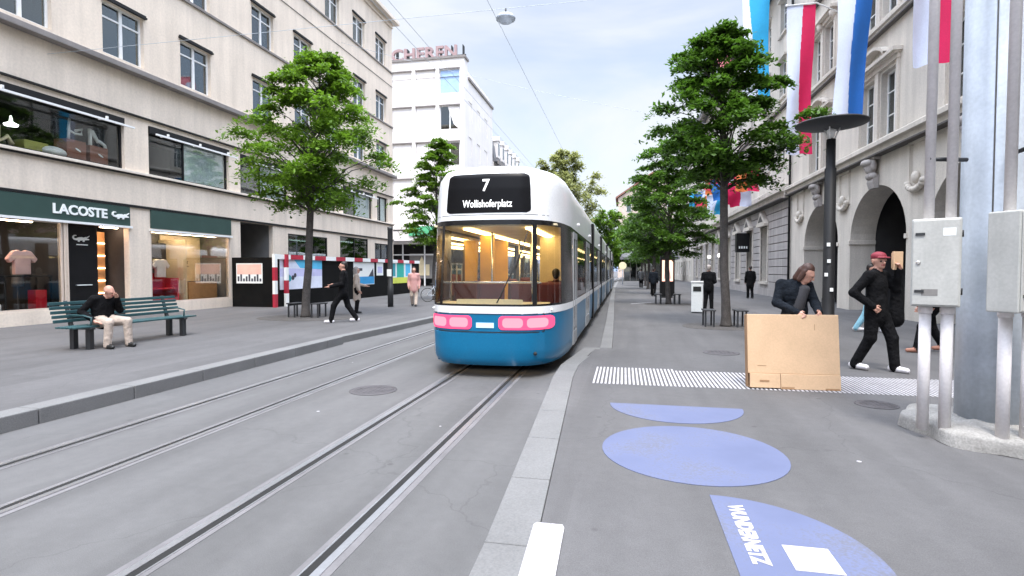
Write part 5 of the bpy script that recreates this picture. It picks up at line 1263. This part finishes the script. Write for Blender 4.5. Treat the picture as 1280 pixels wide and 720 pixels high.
# local: x along the bench (world +y), -y towards the street (world +x)
for y0 in (-.26, -.16, -.06, .04, .14):
    b = MB(); b.box(-1.5, 1.5, y0, y0 + .075, .43, .465); b.build('seat_slat', 'bench_slat', bt, .008)
for k in range(5):
    b = MB(); z = .53 + k * .085; yo = .23 + k * .028; b.box(-1.5, 1.5, yo, yo + .03, z, z + .062); b.build('back_slat', 'bench_slat', bt, .008)
for x in (-1.15, 1.15):
    b = MB(); b.box(x - .05, x + .05, -.24, -.14, 0, .39); b.box(x - .05, x + .05, .14, .24, 0, .39); b.box(x - .05, x + .05, -.28, .26, .39, .43); b.prism([(.20, .40), (.27, .40), (.40, .95), (.36, .95)], x - .03, x + .03, 'x'); b.build('frame', 'iron', bt, .006)
    b = MB(); b.tube([(x, -.22, .43), (x, -.24, .62), (x, -.05, .66), (x, .24, .66)], .018, 8); b.build('armrest', 'bench_slat', bt)
# right lamp post
lp = thing('street_lamp', 'dark street lamp post with a wide flat disc on top', 'street lamp', (4.03, 12.0, ZR))
b = MB(); b.lathe([(.16, 0), (.16, .04), (.115, .06), (.115, 1.0), (.105, 1.02), (.105, 3.6), (.085, 3.62), (.085, 4.18), (0.03, 4.2)], n=24); b.build('pole', 'dark_metal', lp)
b = MB()
for a in range(3): b.tube([(.05 * math.cos(a * 2.1), .05 * math.sin(a * 2.1), 4.15), (.16 * math.cos(a * 2.1), .16 * math.sin(a * 2.1), 4.42)], .014, 6)
b.lathe([(.0, 4.2), (.05, 4.22), (.09, 4.36), (.02, 4.40)], n=16); b.build('bracket', 'white_frame', lp)
b = MB(); b.lathe([(.0, 4.41), (.25, 4.405), (.64, 4.47), (.655, 4.49), (.64, 4.51), (.3, 4.55), (0, 4.56)], n=40); b.build('disc_shade', 'iron', lp)
b = MB()
for z, a in ((1.72, -1.9), (1.45, -2.3), (1.15, -1.4), (2.05, -2.0)): b.box(.112 * math.cos(a) - .03, .112 * math.cos(a) + .03, .112 * math.sin(a) - .012, .112 * math.sin(a) + .004, z, z + .07)
b.build('sticker', 'white_sign', lp)
# big mast with conduits and cabinets
ms = thing('utility_mast', 'thick grey steel mast with white conduits and cable cabinets on a rough concrete foot', 'mast', (3.42, 5.95, ZR))
b = MB(); b.lathe([(.27, .10), (.27, 1.25), (.262, 1.27), (.262, 9.0)], n=40); b.build('pole', 'galv', ms)
rg = random.Random(5)
def foot(u, v):
    a = 2 * math.pi * u; r = (.70 + .05 * math.sin(3 * a + 1) + .04 * math.sin(7 * a)) * (1.0 if v < .01 else (1 - .10 * v ** 1 - .52 * max(0, v - .45) / .55))
    z = [0, .06, .10, .125, .14, .16, .17, .18][int(round(v * 7))] + .007 * math.sin(9 * a + v * 5) + .004 * math.sin(17 * a) * v
    return (r * math.cos(a) * .98, r * math.sin(a), max(0.0, z))
b = MB(); b.grid(foot, 64, 7); k = [foot(i / 64, 1) for i in range(64)]; b.add(k, [range(64)], 0); b.build('concrete_foot', 'concrete', ms)
def cabinet(cx, cy, rz, z0, z1, w, d):
    T = Matrix.Translation((cx, cy, 0)) @ Matrix.Rotation(rz, 4, 'Z')
    b = MB(); b.box(-w / 2, w / 2, -d / 2, d / 2, z0, z1, 0, T); o = b.build('cabinet', 'box_grey', ms, .012)
    b = MB(); b.box(-w / 2 + .012, w / 2 - .012, -d / 2 - .012, -d / 2 - .001, z0 + .015, z1 - .015, 0, T); dd = b.build('door', 'box_grey', o, .006)
    for z in (z0 + .14, z1 - .14):
        MB().box(-w / 2 + .03, -w / 2 + .10, -d / 2 - .022, -d / 2 - .013, z - .012, z + .012, 0, T).build('latch', 'iron', o)
        MB().tube([T @ Vector((w / 2 + .001, -.02, z - .03)), T @ Vector((w / 2 + .001, -.02, z + .03))], .012, 6).build('hinge', 'iron', o)
    b = MB(); b.lathe([(.018, 0), (.018, .008), (.01, .010)], n=12, T=T @ Matrix.Translation((-w / 2 + .055, -d / 2 - .012, (z0 + z1) / 2)) @ Matrix.Rotation(R(90), 4, 'X')); b.build('lock', 'chrome', o)
    b = MB(); b.box(w / 2 - .13, w / 2 - .04, -d / 2 - .0135, -d / 2 - .0125, z1 - .16, z1 - .09, 0, T); b.build('label_plate', 'white_sign', o)
    b = MB(); b.box(-.10, .02, d / 2 * 0 - d / 2 - .0135, -d / 2 - .0125, z0 + .10, z0 + .16, 0, T); b.build('stain', 'interior_grey', o)
b = MB(); b.box(-.16, -.02, -.262 - .012, -.258, 1.62, 1.80); b.build('sticker', 'white_sign', ms)
b = MB(); b.tube([(.0, -.266, .2), (.0, -.266, 1.24)], .006, 6); b.tube([(-.15, -.222, 1.28), (-.15, -.218, 8.8)], .006, 6); b.build('weld_seam', 'interior_grey', ms)
cabinet(-.61, -.26, R(-28), 1.24, 2.04, .36, .22); cabinet(-.16, -.62, R(28), 1.22, 2.06, .44, .24)
for cx, cy in ((-.66, -.20), (-.52, -.28), (-.22, -.55), (-.06, -.58)):
    b = MB(); b.tube([(cx, cy, .08), (cx, cy, 1.24)], .048, 14); b.tube([(cx + .02, cy + .02, 2.04), (cx + .06, cy + .06, 9.0)], .042, 14); b.lathe([(.052, 1.17), (.056, 1.19), (.056, 1.225), (.05, 1.235)], (cx, cy, 0), 14); b.build('conduit', 'conduit', ms)
b = MB()
for z in (2.6, 4.4, 6.2): b.tube([(-.66, -.2, z), (-.3, -.1, z)], .02, 8); b.tube([(-.1, -.55, z), (-.05, -.2, z)], .02, 8)
b.build('clamp', 'iron', ms)
# left dark post, camera pole, sign post
pp = thing('post', 'plain dark round post standing on the left pavement', 'post', (-9.72, 21.6, ZL))
b = MB(); b.lathe([(.12, 0), (.12, .9), (.105, .92), (.105, 3.25), (.115, 3.27), (.115, 3.38), (0, 3.40)], n=18); b.build('shaft', 'iron', pp)
b = MB(); b.box(-.10, .10, -.125, -.105, 1.3, 1.6); b.build('plate', 'white_sign', pp)
pp = thing('camera_pole', 'thin grey pole with a small twin camera head beyond the hoarding', 'camera pole', (-11.4, 33.2, ZL))
b = MB(); b.lathe([(.06, 0), (.05, 3.0), (.035, 5.2)], n=12); b.build('shaft', 'galv', pp)
b = MB(); b.box(-.45, .45, -.02, .02, 5.18, 5.23); b.box(-.5, -.18, -.12, .16, 5.22, 5.42); b.box(.18, .48, -.12, .16, 5.02, 5.2); b.build('camera', 'dark_metal', pp, .02)
pp = thing('sign_post', 'thin post with a round pale yellow sign at the far end of the platform', 'sign', (-.15, 62, ZR))
b = MB(); b.lathe([(.05, 0), (.05, 2.3)], n=10); b.build('post', 'galv', pp); b = MB(); b.tube([(0, -.07, 2.1), (0, -.02, 2.1)], .42, 24); b.build('disc', mat('sign_yellow', (.75, .70, .45), .5), pp)
# bins and advertising pillar
bn = thing('cabinet', 'white metal litter cabinet beside the second right-hand tree', 'bin', (2.66, 21.1, ZR), R(-8))
b = MB(); b.box(-.20, .20, -.2, .2, .04, 1.12); b.build('case', 'white_sign', bn, .02); b = MB(); b.box(-.22, .22, -.22, .22, 1.12, 1.17); b.build('lid', 'white_frame', bn, .01); b = MB(); b.box(-.14, .14, -.212, -.202, .80, .98); b.build('slot', 'rubber', bn); b = MB(); b.box(-.18, .18, -.18, .18, 0, .04); b.build('plinth', 'iron', bn)
ad = thing('advertising_pillar', 'black advertising pillar with a glowing pink screen', 'advertising pillar', (2.42, 32.3, ZR), R(4))
b = MB(); b.box(-.40, .40, -.14, .14, .12, 2.45); b.build('case', 'black_paint', ad, .02); b = MB(); b.box(-.30, .30, -.149, -.141, .95, 2.15); b.build('screen', 'screen_pink', ad); b = MB(); b.prism([(-.2, 1.1), (.2, 1.1), (.13, 1.55), (.05, 1.75), (.0, 1.95), (-.06, 1.72), (-.16, 1.5)], -.156, -.150, 'y'); b.build('picture', 'shirt_pink', ad); b = MB(); b.box(-.3, .3, -.1, .1, 0, .12); b.build('foot', 'iron', ad)
tree_guard('low steel hoops around the trunk of the left street tree', (-10.3, 16.3, ZL), 0, 'tree guards')
tree_guard('low steel hoops around the trunk of the near right-hand tree', (2.76, 16.1, ZR), 0, 'tree guards')
tree_guard('low steel hoops around the trunk of the second right-hand tree', (2.0, 26.3, ZR), 0, 'tree guards')
# hanging street lamp and wires
hl = thing('hanging_lamp', 'grey oval street lamp hanging over the road on a span wire', 'street lamp', (-2.83, 13.0, 7.66))
b = MB(); b.lathe([(.0, 0), (.14, .01), (.23, .07), (.24, .11), (.18, .18), (.05, .22), (0, .22)], n=24); b.build('housing', 'galv', hl); b = MB(); b.tube([(0, 0, .22), (0, 0, .34)], .02, 8); b.build('hanger', 'iron', hl)
def wire(label, pts, r, sag=0.0, n=16):
    b = MB(); p0, p1 = Vector(pts[0]), Vector(pts[1]); b.tube([p0.lerp(p1, i / n) - Vector((0, 0, sag * 4 * (i / n) * (1 - i / n))) for i in range(n + 1)], r, 5)
    return tag(b.build('cable', 'galv'), label, 'wire', 'overhead wires')
wire('thin span wire across the street carrying the hanging oval lamp', [(-16.5, 13.0, 8.0), (8.8, 13.0, 8.0)], .006, .0)
wire('overhead contact wire running above the tram', [(-2.16, -20, 6.0), (-2.16, 120, 6.0)], .0045)
wire('overhead contact wire running above the empty tram track, lower one', [(-4.8, -20, 6.9), (-4.8, 120, 6.9)], .006)
wire('feeder wire just above the contact wire of the empty track', [(-5.0, -20, 7.5), (-5.0, 120, 7.5)], .006)
wire('span wire from the corner of the beige block over both tracks', [(-16.5, 30.0, 15.2), (8.8, 30, 8.3)], .008, .4)
# bicycle
def bicycle(label, loc, rz):
    t = thing('bicycle', label, 'bicycle', loc, rz)
    for x in (-.52, .52):
        b = MB(); n = 28; b.tube([(x + .33 * math.cos(2 * math.pi * i / n), 0, .34 + .33 * math.sin(2 * math.pi * i / n)) for i in range(n + 1)], .016, 8, cap=False); w = b.build('wheel', 'rubber', t)
        b = MB()
        for i in range(14): a = 2 * math.pi * i / 14; b.tube([(x, (-1) ** i * .02, .34), (x + .32 * math.cos(a), 0, .34 + .32 * math.sin(a))], .0025, 4, cap=False)
        b.tube([(x, -.05, .34), (x, .05, .34)], .02, 8); b.build('spokes', 'chrome', w)
    b = MB()
    for p, q in (((-.52, 0, .34), (-.1, 0, .30)), ((-.52, 0, .34), (-.22, 0, .72)), ((-.1, 0, .30), (-.25, 0, .84)), ((-.1, 0, .30), (.33, 0, .70)), ((-.22, 0, .76), (.32, 0, .80)), ((.30, 0, .92), (.36, 0, .66)), ((.36, 0, .66), (.52, 0, .34))): b.tube([p, q], .016, 8)
    b.build('frame', 'galv', t); b = MB(); b.tube([(.28, -.28, 1.0), (.24, -.2, 1.02), (.30, 0, .96), (.24, .2, 1.02), (.28, .28, 1.0)][0:5], .012, 8); b.build('handlebar', 'dark_metal', t); b = MB(); b.ball((-.27, 0, .88), (.13, .07, .035), 12); b.build('saddle', 'rubber', t); b = MB(); b.tube([(-.1, -.1, .30), (-.1, .1, .30)], .02, 8); b.tube([(-.1, .1, .30), (-.02, .1, .16)], .01, 6); b.tube([(-.1, -.1, .30), (-.18, -.1, .44)], .01, 6); b.build('crank', 'chrome', t)
bicycle('grey bicycle parked on the pavement left of the tram', (-9.0, 25.6, ZL), R(12))

# ------------------------------------------------------------------ trees
tree('bright green street tree in front of the beige block', (-10.3, 16.3, ZL), 8.6, 3.85, 2.2, 4, 'leaf_bright', .125, 98, 330, .13, 'street trees', (.55, 0), flat=.32, lobes=[(math.pi, .45, .25, .25)])
tree('smaller bright street tree beside the tram, before the white corner building', (-9.75, 27.2, ZL), 8.3, 3.0, 1.9, 9, 'leaf_bright', .11, 80, 300, .15, 'street trees', (.3, 0))
tree('shaded street tree nearest on the right-hand pavement', (2.76, 16.1, ZR), 8.15, 4.2, 1.95, 14, 'leaf_shaded', .12, 100, 360, .13, 'street trees', (-.2, 0), shape='street', flat=.28, lobes=[(.1, .45, .25, .22), (3.0, .45, .25, .12)])
tree('dark street tree second along the right-hand pavement', (2.0, 26.3, ZR), 7.6, 2.5, 2.3, 21, 'leaf_mid', .11, 85, 300, .16, 'street trees')
for i, (x, y, h, lab) in enumerate(((1.9, 37.0, 7.8, 'third'), (2.0, 47.0, 8.0, 'fourth'), (2.1, 57.0, 8.0, 'fifth'), (2.1, 67.0, 7.5, 'sixth'))):
    tree('dark street tree %s along the right-hand pavement' % lab, (x, y, ZR), h, 2.6, 2.35, 30 + i, 'leaf_mid', .11, 60, 170, .21, 'street trees')
tree('tall hazy yellow green tree rising behind the tram roof', (-8.4, 78, ZR), 18.5, 7, 4.4, 41, 'leaf_hazy', .3, 85, 220, .38, None, shape='oval', flat=.6)
tree('rounded green tree at the far end over the tram roof', (-2.6, 84, ZR), 10.6, 2.5, 3.4, 52, 'leaf_bright', .2, 90, 130, .4, 'far trees', shape='oval', flat=.6)
tree('lighter green tree closing the street behind the sign post', (.9, 98, ZR), 9.6, 2.5, 3.6, 53, 'leaf_bright', .2, 90, 130, .4, 'far trees', shape='oval', flat=.6)

# ------------------------------------------------------------------ cardboard and people
cb = thing('cardboard_box', 'big flat cardboard box held upright on the white tactile strip', 'cardboard box', (2.20, 7.70, ZR + .006), R(3))
b = MB(); T = Matrix.Rotation(R(-7), 4, 'X')
b.box(-.57, .57, 0, .13, .20, .985, 0, T); b.box(-.55, -.17, -.012, .13, .012, .198, 0, T); b.box(-.165, .57, -.012, .13, .0, .198, 0, T); b.build('carton', 'cardboard', cb, .006)
b = MB(); b.box(-.43, -.31, -.016, -.0125, .09, .115, 0, T); b.box(-.16, .0, -.016, -.0125, .0, .03, 0, T); b.box(.38, .55, -.016, -.0125, .0, .025, 0, T); b.box(-.45, -.34, -.003, -.0005, .30, .306, 0, T); b.box(.27, .275, -.003, -.0005, .78, .86, 0, T); b.build('slots', 'cardboard_edge', cb)
b = MB(); b.box(-.575, -.571, .005, .125, .02, .98, 0, T); b.build('edge', 'cardboard_edge', cb)
wd = person('person in a dark hooded jacket holding the top edge of the big cardboard box', (2.36, 8.32, ZR), R(12), 1.70,
    dict(shL=(.17, -.03, 1.39), shR=(-.17, .05, 1.41), chest=(.0, -.02, 1.27), neck=(.05, -.07, 1.455), head=(.10, -.15, 1.565), elL=(.22, -.16, 1.13), elR=(-.27, -.02, 1.15), wrL=(.12, -.42, 1.04), wrR=(-.17, -.40, 1.03)),
    dict(top='cloth_navy', shirt='shirt_dark', bottom='cloth_black'), 'bob', 'hair_brown', .0095, head_turn=.8, head_tilt=.6, hood=True, open_front=True)
mn = person('person in black with a red cap striding with a small cardboard sheet', (3.86, 9.45, ZR), R(40), 1.84,
    dict(anL=(.14, -.20, .09), knL=(.13, -.16, .50), anR=(-.12, .22, .10), knR=(-.10, .02, .50), ftR=(0, -1, 0), elR=(-.34, .14, 1.17), wrR=(-.22, -.06, .98), elL=(.30, -.12, 1.22), wrL=(.19, -.20, 1.50), head=(.0, -.03, 1.63)),
    dict(top='cloth_black', bottom='cloth_black', shoe='shoe_white'), 'short', 'hair_dark', .0095, cap='cap_red', head_turn=-.5, coat=.12)
pb_ = thing('cardboard_sheet', 'small folded cardboard sheet carried at head height by the person in the red cap', 'cardboard', (4.13, 9.42, ZR + 1.58), R(25))
b = MB(); b.box(-.09, .09, -.015, .015, 0, .28); b.box(-.09, .0, .016, .03, .02, .26); b.build('sheet', 'cardboard', pb_, .004)
bg_ = thing('bag', 'long black bag hanging behind the person in the red cap', 'bag', (4.22, 9.62, ZR + .72), R(30))
sdf_mesh('sack', [((0, 0, .08), (0, 0, .72), .13, .10, (1, .7, 1), 'a', .03)], .018, {'a': 'cloth_black'}, bg_); b = MB(); b.tube([(0, 0, .78), (-.05, -.02, .92), (-.14, -.06, .86)], .015, 8); b.build('strap', 'cloth_black', bg_)
person('person in pale blue jeans half hidden behind the figure in black', (6.15, 15.35, ZR), R(60), 1.72, dict(anL=(.1, -.28, .09), knL=(.1, -.2, .5), anR=(-.1, .30, .12), knR=(-.1, .10, .48)), dict(top='cloth_grey', bottom='cloth_jeans', shoe='shoe_white'), res=.02)
person('person in dark trousers and tan shoes passing behind the big grey mast', (5.75, 11.8, ZR), R(-90), 1.74, dict(anL=(.1, -.26, .09), knL=(.1, -.18, .5), anR=(-.1, .28, .12), knR=(-.1, .08, .48)), dict(top='cloth_black', bottom='cloth_black', shoe='shoe_tan'), res=.02)
person('person in black standing behind the white litter cabinet', (3.22, 22.2, ZR), R(160), 1.76, dict(anL=(.13, .02, .085), anR=(-.12, .0, .085), wrL=(.16, -.22, 1.1), wrR=(-.16, -.22, 1.08)), dict(top='cloth_black', bottom='cloth_black'), 'short', 'hair_grey', .02)
person('person in a black coat walking away along the stone wall', (6.9, 32.4, ZR), R(185), 1.80, dict(anL=(.08, -.1, .09), anR=(-.08, .14, .10)), dict(top='cloth_black', bottom='cloth_black'), 'short', 'hair_dark', .024, coat=.22, fat=1.08)
person('person in black with white trainers walking left past the tree guard', (-8.15, 14.8, ZL), R(-70), 1.80, dict(anL=(.10, -.34, .09), knL=(.10, -.26, .50), anR=(-.10, .34, .12), knR=(-.10, .10, .49), wrL=(.18, -.32, 1.06), elL=(.25, -.02, 1.12), wrR=(-.17, -.28, 1.10), elR=(-.25, .02, 1.12)), dict(top='cloth_black', bottom='cloth_black', shoe='shoe_white'), 'short', 'hair_dark', .016)
person('person in a long beige coat standing at the posters on the hoarding', (-9.45, 18.1, ZL), R(120), 1.66, dict(wrL=(.2, -.3, 1.05)), dict(top='cloth_beige', bottom='cloth_black', shoe='shoe_black'), 'bob', 'hair_grey', .02, coat=.38)
person('person in pale pink clothes walking beyond the dark post', (-8.9, 22.2, ZL), R(20), 1.68, dict(anL=(.08, -.2, .09), anR=(-.08, .2, .1)), dict(top='cloth_pink', bottom='cloth_beige', shoe='shoe_black'), 'bob', 'hair_brown', .022, coat=.2)
for i, (x, y, rz, c, lab) in enumerate(((1.75, 34.0, 170, 'cloth_navy', 'person in navy just past the advertising pillar'), (3.1, 41.0, 10, 'cloth_black', 'person in black far along the right-hand pavement'), (1.5, 50.0, 180, 'cloth_grey', 'person in grey farthest along the right-hand pavement'))):
    person(lab, (x, y, ZR), R(rz), 1.72, dict(anL=(.08, -.12, .09), anR=(-.08, .12, .09)), dict(top=c, bottom='cloth_black'), res=.034)
person('bald man in a black jacket and beige trousers sitting on the green bench', (-10.36, 9.14, ZL), R(80), 1.74,
    dict(pel=(0, .02, .56), chest=(-.02, -.01, .86), neck=(-.01, -.09, 1.04), head=(0, -.19, 1.13), shL=(.19, -.07, .97), shR=(-.21, -.05, .99), hiL=(.10, .0, .53), hiR=(-.10, .0, .53), knL=(.17, -.46, .53), knR=(-.17, -.44, .53), anL=(.18, -.48, .09), anR=(-.20, -.42, .09),
         elL=(.26, -.10, .74), elR=(-.36, .10, .74), wrL=(.08, -.30, 1.00), wrR=(-.30, -.16, .58)), dict(top='cloth_black', bottom='cloth_beige', shoe='shoe_black'), 'none', 'hair_grey', .014, head_turn=.35, head_tilt=.35, coat=0, fat=1.2)
for x, y, lab in ((-1.36, 11.1, 'dark clothed passenger seated inside the tram, right of the middle'), (-2.95, 13.4, 'dark clothed passenger seated deeper inside the tram on the left')):
    person(lab, (x, y, .42), R(180), 1.70, dict(pel=(0, .02, .56), chest=(0, .03, .87), neck=(0, .02, 1.08), head=(0, 0, 1.22), shL=(.19, 0, 1.0), shR=(-.19, 0, 1.0), hiL=(.10, .0, .53), hiR=(-.10, .0, .53), knL=(.13, -.44, .53), knR=(-.13, -.44, .53), anL=(.13, -.46, .09), anR=(-.13, -.42, .09), elL=(.26, -.08, .74), elR=(-.26, -.08, .74), wrL=(.12, -.32, .66), wrR=(-.12, -.32, .66)), dict(top='cloth_maroon', bottom='cloth_black'), 'short', 'hair_dark', .026, coat=0)
